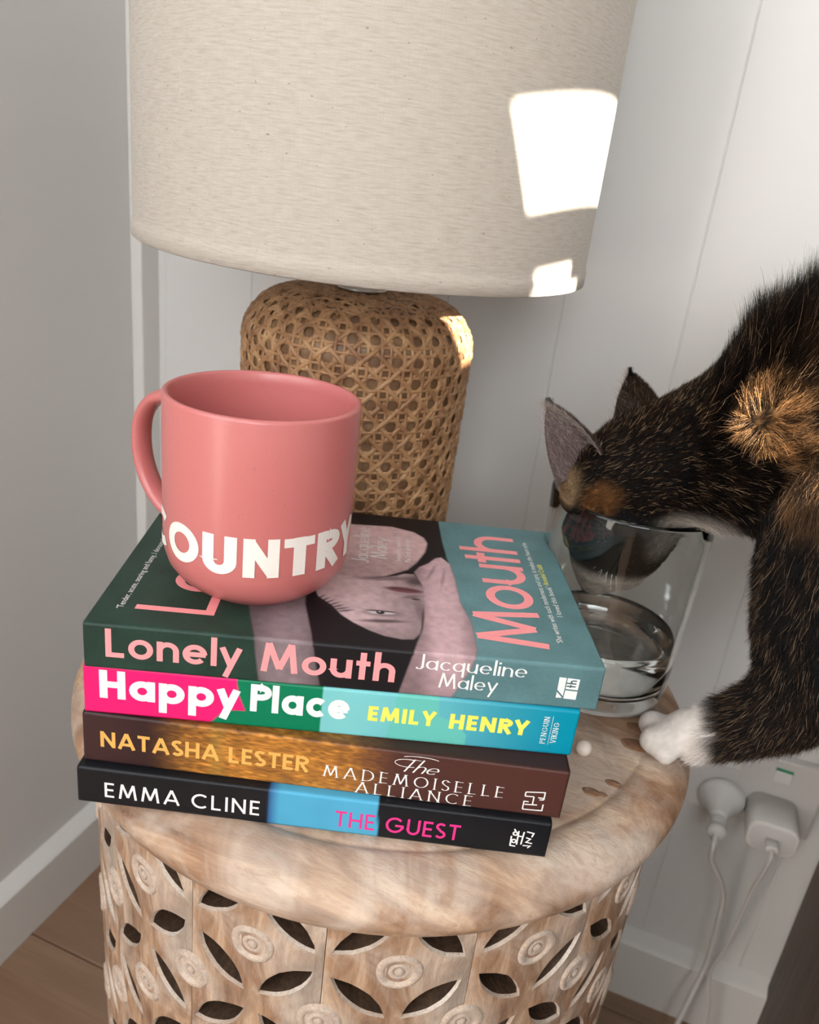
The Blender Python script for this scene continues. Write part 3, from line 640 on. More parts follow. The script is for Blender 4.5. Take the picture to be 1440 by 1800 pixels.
class Book:
    def __init__(s, label, x, y, a, L, T, top, D, art, mat, step):
        """x, y: front corner of the spine; top: height of the upper cover above the stool; all in metres"""
        s.a = a; s.o = np.array([x, y, top + zt(x, y)]); s.T = T; s.L = L; s.D = D
        s.ux = np.array([math.cos(a), math.sin(a), 0]); s.uy = np.array([-math.sin(a), math.cos(a), 0])
        s.ux[2] = -TX * s.ux[0] - TY * s.ux[1]; s.uy[2] = -TX * s.uy[0] - TY * s.uy[1]; s.uz = np.cross(s.ux, s.uy)
        ctr = s.P(np.array([[L * 500, D * 500, -T * 1000]]))[0]
        s.th = thing('book', label, 'book', tuple(ctr), 'paperbacks stacked on the stool')
        # cover: one sheet wrapped round fore-edge, spine and back
        c = .45; r = 1.6; Dm, Tm, Lm = D * 1000, T * 1000, L * 1000
        path = [(v, 0, 'front', v) for v in np.arange(Dm, r, -step)]
        path += [(r - r * math.sin(t), -(r - r * math.cos(t)) , 'front' if t < .8 else 'spine', r * (1 - t / (PI / 2)) * .6 - .6 * r * (t / (PI / 2)) * .0) for t in np.linspace(0, PI / 2, 6)]
        path += [(0, -w_, 'spine', -w_) for w_ in np.arange(r + .4, Tm - .8, min(step, .5))]
        path += [(0.25, -(Tm - .3), 'spine', -Tm), (.9, -Tm, 'back', -Tm - .5)] + [(v, -Tm, 'back', -Tm - v) for v in np.linspace(6, Dm, 4)]
        us = np.linspace(0, Lm, int(Lm / step) + 1); m = len(path); n = len(us)
        P2 = np.array([(p[0], p[1]) for p in path]); art_v = np.array([p[3] for p in path])
        U, K = np.meshgrid(us, np.arange(m), indexing='ij'); loc = np.stack([U.ravel(), P2[K.ravel(), 0], P2[K.ravel(), 1]], 1)
        # inner skin, half a millimetre in
        nrm = np.gradient(P2, axis=0); nrm /= np.linalg.norm(nrm, axis=1)[:, None] + 1e-9; inn = np.stack([-nrm[:, 1], nrm[:, 0]], 1)
        if (inn[0] @ np.array([0, -1])) < 0: inn = -inn
        cols = np.zeros((n * m, 3)); kinds = np.array([0 if p[2] == 'front' else 1 for p in path])[K.ravel()]; av = art_v[K.ravel()]
        for kk, nm in ((0, 'front'), (1, 'spine')):
            sel = kinds == kk; cols[sel] = art(U.ravel()[sel], av[sel], nm)
        idx = np.arange(n * m).reshape(n, m); F = np.stack([idx[:-1, :-1], idx[:-1, 1:], idx[1:, 1:], idx[1:, :-1]], -1).reshape(-1, 4)
        e_i = [0, n - 1]; Vall = [s.P(loc)]; F = F.tolist(); base = n * m
        inner = []
        for e in e_i:
            l2 = np.stack([np.full(m, us[e]), P2[:, 0] + inn[:, 0] * c, P2[:, 1] + inn[:, 1] * c], 1); Vall.append(s.P(l2)); cols = np.vstack([cols, cols[idx[e]]])
        for k in range(m - 1):
            F.append((int(idx[0, k]), base + k, base + k + 1, int(idx[0, k + 1]))); F.append((int(idx[-1, k]), int(idx[-1, k + 1]), base + m + k + 1, base + m + k)); F.append((base + k, base + m + k, base + m + k + 1, base + k + 1))
        F.append((int(idx[0, 0]), int(idx[-1, 0]), base + m, base)); F.append((int(idx[0, -1]), base + m - 1, base + 2 * m - 1, int(idx[-1, -1])))
        o = mesh_obj('cover', np.vstack(Vall), F, mat, s.th, True)
        at = o.data.color_attributes.new('art', 'FLOAT_COLOR', 'POINT'); at.data.foreach_set('color', np.hstack([np.clip(cols, 0, 1), np.ones((len(cols), 1))]).ravel())
        pb, pf = box(1.2, Lm - 1.2, 1.0, Dm - 1.5, -Tm + .55, -.55)
        mesh_obj('page_block', s.P(np.array(pb)), pf, M_page, s.th)
    def P(s, q):   # local mm -> scene
        q = np.asarray(q, float) / 1000; return s.o + q[:, :1] * s.ux + q[:, 1:2] * s.uy + q[:, 2:3] * s.uz
    def put(s, name, m2, mat, where='spine', off=.09, label=None):
        V, F = m2; V = np.array([(*q, 0)[:3] for q in V], float)
        loc = np.stack([V[:, 0], -off - V[:, 2], V[:, 1]], 1) if where == 'spine' else np.stack([V[:, 0], V[:, 1], off + V[:, 2]], 1)
        o = mesh_obj(name, s.P(loc), F, mat, s.th)
        if label: o['label'] = label
        return o
MA = art_mat('printed matt cover'); MB_ = art_mat('printed laminated cover', .36); MC = art_mat('printed dark cover', .38)
t4, t3, t2, t1 = .0207, .0277, .0256, .0230
# the stack, from the stool up
b4 = Book('black and blue paperback with hot pink title, bottom of the stack on the stool', -.15756, -.10172, .329, .2253, t4, t4, .150, art_black, MC, 1.2)
b4.put('author_lettering', text2d('EMMA CLINE', 12.8, 87, -16.2, 8.7, .068, gap=.22, space=.42), K_white)
b4.put('title_lettering', text2d('THE', 123, 142.2, -16.8, 9.4, .066, gap=.16), K_magenta); b4.put('title_lettering', text2d('GUEST', 147.4, 183, -16.6, 9.4, .07, gap=.16), K_magenta)
def line2(segs, h): return strokes_to_mesh(segs, h, h)
random.seed(3); segs = []
for cx in (208.6, 208.6): pass
segs += [arc(209, -8.0, 1.0, 1.0, 0, 360, 12), arc(209, -12.6, 1.0, 1.0, 0, 360, 12), [(210.4, -6.2), (210.6, -14.6)], [(210.6, -9.2), (213.0, -9.4)], [(213.0, -6.4), (212.6, -14.2)], [(214.2, -6.0), (217.6, -6.6), (217.0, -9.0)], [(214.4, -9.6), (216.6, -10.2), (214.8, -12.4), (217.8, -12.8)], [(213.6, -14.6), (217.2, -14.4), (216.0, -15.8)], [(207.4, -9.6), (207.6, -15.4), (210.2, -15.6)], [(208.2, -5.2), (209.0, -6.6)]]
b4.put('emblem', line2(segs, .38), K_white)
b3 = Book('dark brown and gold paperback with serif title, second from the bottom of the stack', -.15746, -.09644, .32627, .22756, t3, t4 + t3, .150, art_brown, MC, 1.2)
b3.put('author_lettering', text2d('NATASHA LESTER', 8, 106, -18.6, 9.0, .092, gap=.12, space=.36), K_gold)
b3.put('title_lettering', text2d('The', 148, 166, -11.2, 7.6, .042, .016, X=.55, gap=.06, slant=.45), K_white)
b3.put('title_lettering', line2([arc(152.5, -6.2, 6.2, 2.2, 60, 300, 22), arc(158, -3.4, 9, 1.6, 20, 150, 18)], .16), K_white)
b3.put('title_lettering', text2d('MADEMOISELLE', 113.6, 199, -19.6, 6.6, .055, .018, gap=.40, serif=True), K_white)
b3.put('title_lettering', text2d('ALLIANCE', 129.4, 185, -26.8, 6.4, .055, .018, gap=.40, serif=True), K_white)
b3.put('emblem', line2([[(209.2, -14.2), (209.2, -16.6)], [(209.2, -14.2), (218.2, -13.2)], [(218.2, -13.0), (218.2, -17.6)], [(218.2, -17.6), (216.2, -17.8)], [(209.2, -16.6), (213.4, -16.4)], [(213.4, -16.4), (213.4, -21.2)], [(209.8, -21.4), (215.6, -21.0)], [(209.2, -19.4), (209.2, -24.4)], [(209.2, -24.4), (218.4, -24.0)], [(218.4, -24.2), (218.4, -20.2)], [(215.4, -16.6), (218.2, -16.6)], [(209.2, -19.6), (211.4, -19.6)]], .32), K_white)
b2 = Book('pink, green and turquoise paperback with yellow author name, directly under the top book', -.15641, -.09556, .3769, .22819, t2, t4 + t3 + t2, .150, art_happy, MB_, .8)
b2.put('title_lettering', text2d('Happy', 7, 70.5, -17.0, 15.2, .112, X=.72, gap=.10), K_white); b2.put('title_lettering', text2d('Place', 75.6, 121.5, -16.8, 15.0, .112, X=.72, gap=.10), K_white)
b2.put('author_lettering', text2d('EMILY', 130.2, 162, -15.9, 8.2, .115, gap=.13), K_yellow); b2.put('author_lettering', text2d('HENRY', 168.4, 206, -16.2, 8.4, .115, gap=.13), K_yellow)
b2.put('imprint_lettering', rot2(text2d('PENGUIN', -19.8, -4.6, -214.8, 2.6, .07, .03, gap=.26, serif=True)), K_white); b2.put('imprint_lettering', rot2(text2d('VIKING', -19.0, -7.4, -219.8, 2.6, .07, .03, gap=.26, serif=True)), K_white)
b2.put('imprint_rule', line2([[(216.3, -4.0), (216.3, -20.2)]], .08), K_white)
b1 = Book('thick green and teal paperback with a portrait photo and pink title, topmost of the stack', -.15447, -.09647, .39166, .2345, t1, t4 + t3 + t2 + t1, .155, art_portrait, MA, .55)
b1.put('title_lettering', text2d('Lonely', 9.5, 69.5, -16.6, 14.6, .085, X=.70, gap=.10), K_pink); b1.put('title_lettering', text2d('Mouth', 78.2, 139, -17.0, 15.0, .085, X=.66, gap=.10), K_pink)
b1.put('author_lettering', text2d('Jacqueline', 148.0, 199, -8.6, 8.0, .062, .022, X=.64, gap=.10), K_white); b1.put('author_lettering', text2d('Maley', 159.4, 186.6, -17.6, 8.0, .062, .022, X=.64, gap=.10), K_white)
b1.put('emblem', join(poly2d([(214.2, -6.4), (217.6, -6.5), (217.6, -16.4), (214.4, -13.2)]), poly2d([(218.1, -6.5), (223.9, -6.8), (223.9, -12.6), (218.1, -12.4)]), poly2d([(218.1, -13.2), (223.9, -13.4), (223.9, -17.9), (218.1, -17.7)]), poly2d([(214.4, -14.4), (217.4, -17.4), (214.4, -17.6)])) , K_white, off=.09)
b1.put('emblem', rot2(text2d('th', -11.6, -7.4, -222.6, 4.6, .09, X=.62, gap=.1)), K_dark, off=.13)
b1.put('cover_title', rot2(text2d('Lonely', 15.4, 140, -53.8, 36, .062, X=.70, gap=.09)), K_pink, 'top'); b1.put('cover_title', rot2(text2d('Mouth', 12.5, 138.5, -211, 34, .07, X=.74, gap=.055)), K_pink, 'top')
b1.put('cover_author', rot2(text2d('Jacqueline', 86, 134, -123.2, 9.5, .05, .02, X=.6, gap=.09)), K_white, 'top'); b1.put('cover_author', rot2(text2d('Maley', 93, 121, -133.6, 9.5, .05, .02, X=.6, gap=.09)), K_white, 'top')
b1.put('cover_print', rot2(small2d('bestselling author of', 92, 125, -141.2, 4.2)), K_white, 'top'); b1.put('cover_print', rot2(small2d('The Truth About Her', 91, 122, -146.8, 4.2)), K_white, 'top')
b1.put('cover_print', rot2(small2d('\u2018She writes with such tenderness and care, it makes the heart ache.', 19, 135, -218.6, 4.4)), K_white, 'top')
b1.put('cover_print', rot2(small2d('I loved this book\u2019', 45, 78, -223.6, 4.4)), K_white, 'top'); b1.put('cover_print', rot2(small2d('Annabel Crabb', 79.5, 105, -223.0, 4.6)), K_yellow, 'top')
b1.put('cover_print', rot2(small2d('\u2018Tender, acute, searing and funny, I devoured it', 14.6, 94, -12.6, 4.4)), K_white, 'top')
TOPZ = t4 + t3 + t2 + t1

# ================================================================== mug
MX, MY, MR = -.1143, -.0186, .0456; MZ = TOPZ + zt(MX, MY); MHt = .0962
mg = thing('mug', 'pink glazed mug with white COUNTRY lettering, on the top book', 'mug', (MX, MY, MZ))
def tilt(V): return [(x, y, z + (-TX * (x - MX) - TY * (y - MY))) for x, y, z in V]
pr = [(0, .0025), (.024, .0025), (.0255, .0), (.0285, .0), (.0292, .0012), (.0300, .0022), (.0345, .0040), (.0395, .0085), (.0432, .0140), (.0449, .0200), (.0455, .0270), (.0456, .05), (.0456, .0945), (.0453, .0957), (.0444, .0962), (.0432, .0960), (.0426, .0950), (.0424, .090), (.0423, .028), (.0405, .016), (.035, .0085), (.024, .0058), (0, .0052)]
V, F = lathe(pr, 96, (MX, MY, MZ)); mesh_obj('body', tilt(V), F, M_mug, mg, True)
ha = math.radians(172); hd = np.array([math.cos(ha), math.sin(ha), 0])
hp = [(.0435, .0830), (.055, .0830), (.068, .0790), (.0765, .0690), (.0790, .0560), (.0770, .0420), (.0700, .0290), (.0580, .0200), (.0425, .0165)]
P = np.array([np.array([MX, MY, MZ]) + hd * r + np.array([0, 0, z]) for r, z in hp]); P = np.array(spline(P, 6)); T = np.gradient(P, axis=0); T /= np.linalg.norm(T, axis=1)[:, None]
side = np.array([-hd[1], hd[0], 0]); V, F = [], []; n = 14
for i, p_ in enumerate(P):
    nn = np.cross(T[i], side)
    for k in range(n): a = 2 * PI * k / n; V.append(p_ + side * .0062 * math.cos(a) + nn * .0036 * math.sin(a))
F = [(i * n + k, i * n + (k + 1) % n, (i + 1) * n + (k + 1) % n, (i + 1) * n + k) for i in range(len(P) - 1) for k in range(n)] + [tuple(range(n)), tuple(range((len(P) - 1) * n, len(P) * n))]
mesh_obj('handle', V, F, M_mug, mg, True)
spans = [('C', -149, -124), ('O', -121, -94), ('U', -91.5, -71), ('N', -67.5, -47.5), ('T', -45, -26), ('R', -24, -6.5), ('Y', -3.5, 15.5)]
V2, F2 = [], []
for c_, a0, a1 in spans:
    st_, adv = glyph(c_, .125, .7); st_ = [[tuple(np.array(s_[i]) * (1 - t) + np.array(s_[i + 1]) * t) for i in range(len(s_) - 1) for t in np.linspace(0, 1, 6 if len(s_) < 5 else 2, endpoint=False)] + [s_[-1]] for s_ in st_]
    v, f = strokes_to_mesh(st_, .125, .115); n = len(V2); V2 += [(a0 + q[0] / adv * (a1 - a0), q[1], q[2] * .001) for q in v]; F2 += [tuple(i + n for i in q) for q in f]
V = [(MX + (MR + .00012 + l) * math.cos(math.radians(a)), MY + (MR + .00012 + l) * math.sin(math.radians(a)), .1214 + y * .0190) for a, y, l in V2]
mesh_obj('lettering', V, F2, M_mugtext, mg)['label'] = 'white COUNTRY lettering'

# ================================================================== lamp
LX, LY = -.1503, .1627
lp = thing('table_lamp', 'table lamp with woven cane base and oatmeal linen drum shade, behind the books', 'lamp', (LX, LY, 0))
LT = .222; RB = .0775; SR = .034
lean = lambda V: [(x + .0064 * (z), y + .0028 * z, z) for x, y, z in V]
def bprof(off):
    R = RB + off; o = [(0, 0 + .001), (R - .012 - .0, .001), (R - .004, .004), (R - .002, .012)]
    z_ = np.linspace(.03, LT - SR, 8); o += [(R - .004 + .004 * (q / LT), q) for q in z_]
    o += [(R - SR + SR * math.cos(t), LT - SR + (SR + off) * math.sin(t)) for t in np.linspace(.12, PI / 2, 10)] + [(0, LT + off)]
    return o
mesh_obj('base', lean(lathe(bprof(-.0010), 72, (LX, LY, 0))[0]), lathe(bprof(0), 72)[1], M_cane_in, lp, True)
def bsurf(th, s):
    """point + normal on the woven surface: s = path length from the foot up and over the shoulder"""
    H1 = LT - SR
    if s < H1: r = RB - .003 + .003 * s / LT; z = s; nr, nz = 1, 0
    else:
        t = (s - H1) / SR
        if t < PI / 2: r = RB - SR + SR * math.cos(t); z = H1 + SR * math.sin(t); nr, nz = math.cos(t), math.sin(t)
        else: r = max(RB - SR - (s - H1 - SR * PI / 2), .001); z = LT; nr, nz = 0, 1
    return np.array([r * math.cos(th), r * math.sin(th), z]), np.array([nr * math.cos(th), nr * math.sin(th), nz]), r
WV, WF = [], []
def ribbon(pts, nors, w_, t_, ph=0, per=0):
    """flat cane strand: rounded band of five points across, undulating slightly"""
    P = np.array(pts); Nn = np.array(nors); T = np.gradient(P, axis=0); T /= np.linalg.norm(T, axis=1)[:, None] + 1e-12; S = np.cross(Nn, T); S /= np.linalg.norm(S, axis=1)[:, None] + 1e-12
    k0 = len(WV); pr_ = [(-1, -.6), (-.75, .55), (0, 1), (.75, .55), (1, -.6)]
    for i in range(len(P)):
        und = (.0006 * math.sin(ph + per * i)) if per else 0
        for a, b in pr_: WV.append(P[i] + S[i] * w_ * a + Nn[i] * (t_ * b + und))
    for i in range(len(P) - 1):
        for j in range(4): a = k0 + i * 5 + j; WF.append((a, a + 1, a + 6, a + 5))
NC, PZ = 34, .0132
SMAX = LT - SR + SR * 1.35; NR = int(SMAX / PZ); SMAX = NR * PZ; c0 = np.array([LX, LY, 0])
for k in range(NC):
    for d in (-.195, .195):                                   # uprights in pairs
        ss = np.linspace(.002, SMAX, NR * 3); q = [bsurf(2 * PI * (k + d) / NC, s) for s in ss]; ribbon([c0 + a for a, _, _ in q], [b for _, b, _ in q], .00108, .0006, k, 2.1)
    for sg in (1, -1):                                      # diagonals both ways
        ss = np.linspace(.002, SMAX, NR * 4); q = [bsurf(2 * PI * (k + .5 + sg * s / PZ) / NC, s) for s in ss]; ribbon([c0 + a for a, _, _ in q], [b + 0 for _, b, _ in q], .00165, .0008, (k % 2) * PI + (0 if sg > 0 else 1.5), 1.6)
for j in range(NR + 1):
    for d in (-.195, .195):                                   # rings in pairs
        th = np.linspace(0, 2 * PI, NC * 4 + 1); q = [bsurf(t, max(.002, (j + d) * PZ)) for t in th]; ribbon([c0 + a for a, _, _ in q], [b for _, b, _ in q], .00108, .0006, (j % 2) * PI + d * 9, PI / 2)
# flat sheet on top: a straight grid of the same weave, cut to a disc
RTp = bsurf(0, SMAX)[2] + .004; zc_ = LT - .0
def topline(p, d, w_, ph):
    p = np.array(p, float); d = np.array(d, float); b_ = p @ d; c2 = p @ p - RTp * RTp; q = b_ * b_ - c2
    if q <= 0: return
    t0, t1_ = -b_ - math.sqrt(q), -b_ + math.sqrt(q); ts = np.linspace(t0, t1_, max(4, int((t1_ - t0) / .0035)))
    def zz(r): return LT - .0 if r < RB - SR else LT - SR + math.sqrt(max(0, SR ** 2 - (r - RB + SR) ** 2))
    pts_ = [(LX + p[0] + d[0] * t, LY + p[1] + d[1] * t, zz(math.hypot(*(p + d * t)))) for t in ts]; ribbon(pts_, [(0, 0, 1)] * len(ts), w_, .0007, ph, 1.7)
g = .0135
for k in range(-5, 6):
    for d in (-.0026, .0026):
        topline((k * g + d, 0), (0, 1), .00105, k); topline((0, k * g + d), (1, 0), .00105, k + 2)
for k in range(-9, 10):
    o_ = (k + .5) * g / math.sqrt(2) * 1.0
    topline((o_ * math.sqrt(.5) * math.sqrt(2) * .5 * 1.414, -o_ * .5 * 1.414 * 1.0), (math.sqrt(.5), math.sqrt(.5)), .0014, k); topline((o_, o_), (math.sqrt(.5), -math.sqrt(.5)), .0014, k + 1)
wo = mesh_obj('cane_weave', lean(WV), WF, M_cane, lp, True); wo['kind'] = 'stuff'
LXt, LYt = LX + .0064 * LT, LY + .0028 * LT
mesh_obj('socket', *lathe([(0, LT), (.016, LT), (.0165, LT + .003), (.012, LT + .006), (.012, LT + .010), (.0185, LT + .013), (.019, LT + .055), (.014, LT + .058), (0, LT + .058)], 40, (LXt, LYt, 0)), M_metal, lp, True)
mesh_obj('bulb', *lathe([(.012, LT + .055), (.013, LT + .07), (.024, LT + .09), (.030, LT + .108), (.028, LT + .125), (.018, LT + .137), (0, LT + .141)], 32, (LXt, LYt, 0)), M_bulb, lp, True)
SB = .2462; ST = SB + .27; axs = np.array([.020, -.030, 1.0]); axs /= np.linalg.norm(axs)
R0, R1 = .1424, .1402
hem = [(R0 - .0012, .0005), (R0 - .0002, 0), (R0 + .0008, .0006), (R0 + .0009, .0085), (R0 + .0003, .0095), (R0 + .0000, .012), (R1, .268), (R1 - .0008, .27), (R1 - .0018, .268), (R0 - .0018, .012), (R0 - .0018, .0015)]
V, F = lathe(hem, 180, (LX, LY, SB), closed=True, ax=axs); so_ = mesh_obj('lamp_shade', V, F, M_linen, lp, True)
V, F = lathe([(R0 - .0026, .003), (R1 - .0024, .266)], 96, (LX, LY, SB), ax=axs); mesh_obj('lining', V, F, M_lining, so_, True)
fr = [tube([(LXt + .017 * math.cos(a), LYt + .017 * math.sin(a), LT + .012), (LXt + .08 * math.cos(a), LYt + .08 * math.sin(a), SB + .018), (LX + (R0 - .003) * math.cos(a), LY + (R0 - .003) * math.sin(a), SB + .016)], .0012, 6) for a in (.4, .4 + 2.094, .4 + 4.189)]
mesh_obj('shade_frame', *join(*fr), M_metal, lp, True)

# ================================================================== glass vase with water
VX, VY = .0520, .1385
vs = thing('glass_vase', 'clear glass vase of water on the stool beside the books, cat drinking from it', 'vase', (VX, VY, zt(VX, VY)))
vz = zt(VX, VY) + .0004; VH = .1335
def vr(z): return .0455 + .0045 * z / VH
out = [(0, .0008), (.030, .0), (.040, .0006), (.0435, .003), (.0452, .008)] + [(vr(z), z) for z in np.linspace(.014, VH - .002, 10)] + [(vr(VH) - .0006, VH - .0003), (vr(VH) - .0016, VH), (vr(VH) - .0026, VH - .0006)]
inn = [(vr(z) - .0030, z) for z in np.linspace(VH - .004, .020, 10)] + [(.0415, .0155), (.038, .0128), (.025, .0118), (0, .0116)]
V, F = lathe(out + inn, 120, (VX, VY, vz)); mesh_obj('body', V, F, M_glass, vs, True)
WL_ = .044
wp = [(0, .0118), (.025, .0120), (.038, .0130), (.0414, .0157)] + [(vr(z) - .00305, z) for z in np.linspace(.0205, WL_ + .0012, 6)] + [(vr(WL_) - .0038, WL_ + .0004), (vr(WL_) - .0052, WL_), (0, WL_)]
V, F = lathe(wp, 120, (VX, VY, vz)); wo_ = mesh_obj('water', V, F, M_water, vs, True)

# ================================================================== small things on the stool
bd = mesh_obj('bead', *lathe([(.0046 * math.sin(t), -.0046 * math.cos(t)) for t in np.linspace(0, PI, 16)], 24, (.0590, .0585, zt(.059, .0585) + .0046)), M_bead, None, True, origin=(.059, .0585, zt(.059, .0585)))
bd['label'] = 'tiny pearl white bead on the stool beside the turquoise book'; bd['category'] = 'bead'
drops = [(.0870, .1010, .0078, .0056, 'oval water puddle between the glass vase and the white paw'), (.0865, .0830, .0085, .0060, 'larger water drop in front of the white paw, nearer the books'), (.0790, .0420, .0045, .0030, 'small water drop near the rim of the stool top'), (.0690, .0290, .0052, .0034, 'water drop next to the brown book corner on the stool'), (.0745, .0300, .0030, .0020, 'tiny sparkling water drop at the groove of the stool top')]
for x, y, a, b, lb in drops:
    r_ = [(1, .02), (.96, .10), (.85, .22), (.6, .34), (.3, .40), (0, .42)]; V, F = lathe(r_, 28)
    V = [(x + q[0] * a * (1 + .08 * math.sin(3 * math.atan2(q[1], q[0]))), y + q[1] * b, zt(x, y) + .0001 + q[2] * .0028 * (b / .006)) for q in V] ; n = len(V)
    V.append((x, y, zt(x, y) + .0001)); F = F + [(k * 6, n, ((k + 1) % 28) * 6) for k in range(28)]
    o = mesh_obj('water_drop', V, F, M_drop, None, True, origin=(x, y, zt(x, y))); o['label'] = lb; o['category'] = 'water drop'; o['group'] = 'water drops on the stool top'
# ================================================================== the cat
CAT0 = (.16, .125, .0)
def sph(c, r, nu=20, nv=12, s=(1, 1, 1)):
    V = [(c[0] + r * s[0] * math.sin(PI * j / nv) * math.cos(2 * PI * i / nu), c[1] + r * s[1] * math.sin(PI * j / nv) * math.sin(2 * PI * i / nu), c[2] + r * s[2] * math.cos(PI * j / nv)) for j in range(1, nv) for i in range(nu)]
    V += [(c[0], c[1], c[2] + r * s[2]), (c[0], c[1], c[2] - r * s[2])]; t, b = len(V) - 2, len(V) - 1
    F = [(j * nu + i, (j + 1) * nu + i, (j + 1) * nu + (i + 1) % nu, j * nu + (i + 1) % nu) for j in range(nv - 2) for i in range(nu)]
    F += [(t, i, (i + 1) % nu) for i in range(nu)] + [(b, (nv - 2) * nu + (i + 1) % nu, (nv - 2) * nu + i) for i in range(nu)]
    return V, F
def chain(keys, step=.22):
    out = []
    for a, b in zip(keys[:-1], keys[1:]):
        a, b = np.array(a), np.array(b); d = np.linalg.norm(b[:3] - a[:3]); n = max(2, int(d / (step * min(a[3], b[3]))))
        out += [a * (1 - t) + b * t for t in np.linspace(0, 1, n, endpoint=False)]
    return out + [np.array(keys[-1])]
spine_k = [(.051, .135, .130, .034), (.053, .134, .146, .036), (.075, .131, .163, .037), (.100, .128, .176, .044), (.138, .126, .194, .058), (.180, .128, .215, .066), (.250, .138, .225, .070), (.330, .150, .222, .072), (.400, .158, .218, .068), (.440, .160, .220, .056)]
face_k = [(.052, .134, .128, .034), (.048, .134, .108, .031), (.043, .133, .092, .022), (.041, .132, .080, .0145)]
legL = [(.156, .100, .180, .044), (.160, .095, .140, .039), (.161, .091, .105, .034), (.166, .090, .072, .029), (.158, .089, .050, .0225), (.141, .088, .033, .0185), (.126, .087, .022, .0155), (.113, .085, .0165, .0150), (.106, .0845, .0125, .0112)]
legR = [(.170, .165, .170, .040), (.200, .178, .120, .030), (.235, .180, .085, .022), (.275, .178, .060, .017), (.305, .176, .040, .015), (.322, .175, .034, .0125)]
hindL = [(.400, .120, .190, .055), (.385, .112, .130, .042), (.365, .108, .100, .030), (.405, .106, .072, .019), (.425, .106, .055, .015), (.405, .105, .036, .014), (.385, .104, .033, .013)]
hindR = [(x + .02, .32 - y, z, r) for x, y, z, r in hindL]
tailk = [(.450, .160, .225, .030), (.490, .165, .235, .018), (.540, .175, .215, .014), (.590, .190, .170, .013), (.630, .205, .120, .012), (.650, .215, .080, .009)]
balls = []
for ks in (spine_k, face_k, legL, legR, hindL, hindR, tailk): balls += chain(ks)
balls += [np.array(b) for b in [(.030, .116, .138, .021), (.036, .120, .150, .022), (.046, .148, .156, .024), (.042, .118, .112, .0225), (.056, .158, .114, .021), (.034, .130, .110, .021), (.042, .122, .092, .015), (.049, .143, .092, .015), (.056, .135, .086, .014),   # cheeks, whisker pads, chin
          (.0950, .0765, .0105, .0090), (.0930, .0925, .0105, .0090), (.1030, .0690, .0085, .0068), (.1020, .1000, .0085, .0068)]]                                          # toes
ms = []
for b in balls:
    n = 24 if b[3] > .03 else (16 if b[3] > .012 else 12); ms.append(sph(b[:3], b[3], n, n // 2 + 2))
V, F = join(*ms)
tmp = mesh_obj('cat_form', V, F, None, None); md = tmp.modifiers.new('r', 'REMESH'); md.mode = 'VOXEL'; md.voxel_size = .0026; md2 = tmp.modifiers.new('s', 'SMOOTH'); md2.factor = .5; md2.iterations = 14
dg = bpy.context.evaluated_depsgraph_get(); ev = tmp.evaluated_get(dg); cm = bpy.data.meshes.new_from_object(ev)
bpy.data.objects.remove(tmp)
nv = len(cm.vertices); CV = np.empty(nv * 3); cm.vertices.foreach_get('co', CV); CV = CV.reshape(-1, 3)
cm.calc_loop_triangles(); CT = np.empty(len(cm.loop_triangles) * 3, int); cm.loop_triangles.foreach_get('vertices', CT); CT = CT.reshape(-1, 3)
VN = np.empty(nv * 3); cm.vertices.foreach_get('normal', VN); VN = VN.reshape(-1, 3)
BN = []
for ks, tag_ in ((face_k[::-1] + spine_k[1:], 0), (legL, 1), (legR, 1), (hindL, 1), (hindR, 1), (tailk, 0)):
    for a, b in zip(ks[:-1], ks[1:]): BN.append((a[:3], b[:3], tag_, a[3]))
def nearest_bone(P):
    best = np.full(len(P), 1e9); D = np.zeros_like(P); 
    for a, b, tg, r in BN:
        a, b = np.array(a), np.array(b); e = b - a; t = np.clip(((P - a) @ e) / (e @ e), 0, 1); d = np.linalg.norm(P - a - t[:, None] * e, axis=1) - r
        m = d < best; best[m] = d[m]; D[m] = e / np.linalg.norm(e)
    return D
def sm(a, b, x): t = np.clip((x - a) / (b - a), 0, 1); return t * t * (3 - 2 * t)
def ball(P, c, r0, r1): return sm(r1, r0, np.linalg.norm(P - np.array(c), axis=1))
SUNP = np.array([.1044, .080, .2031])
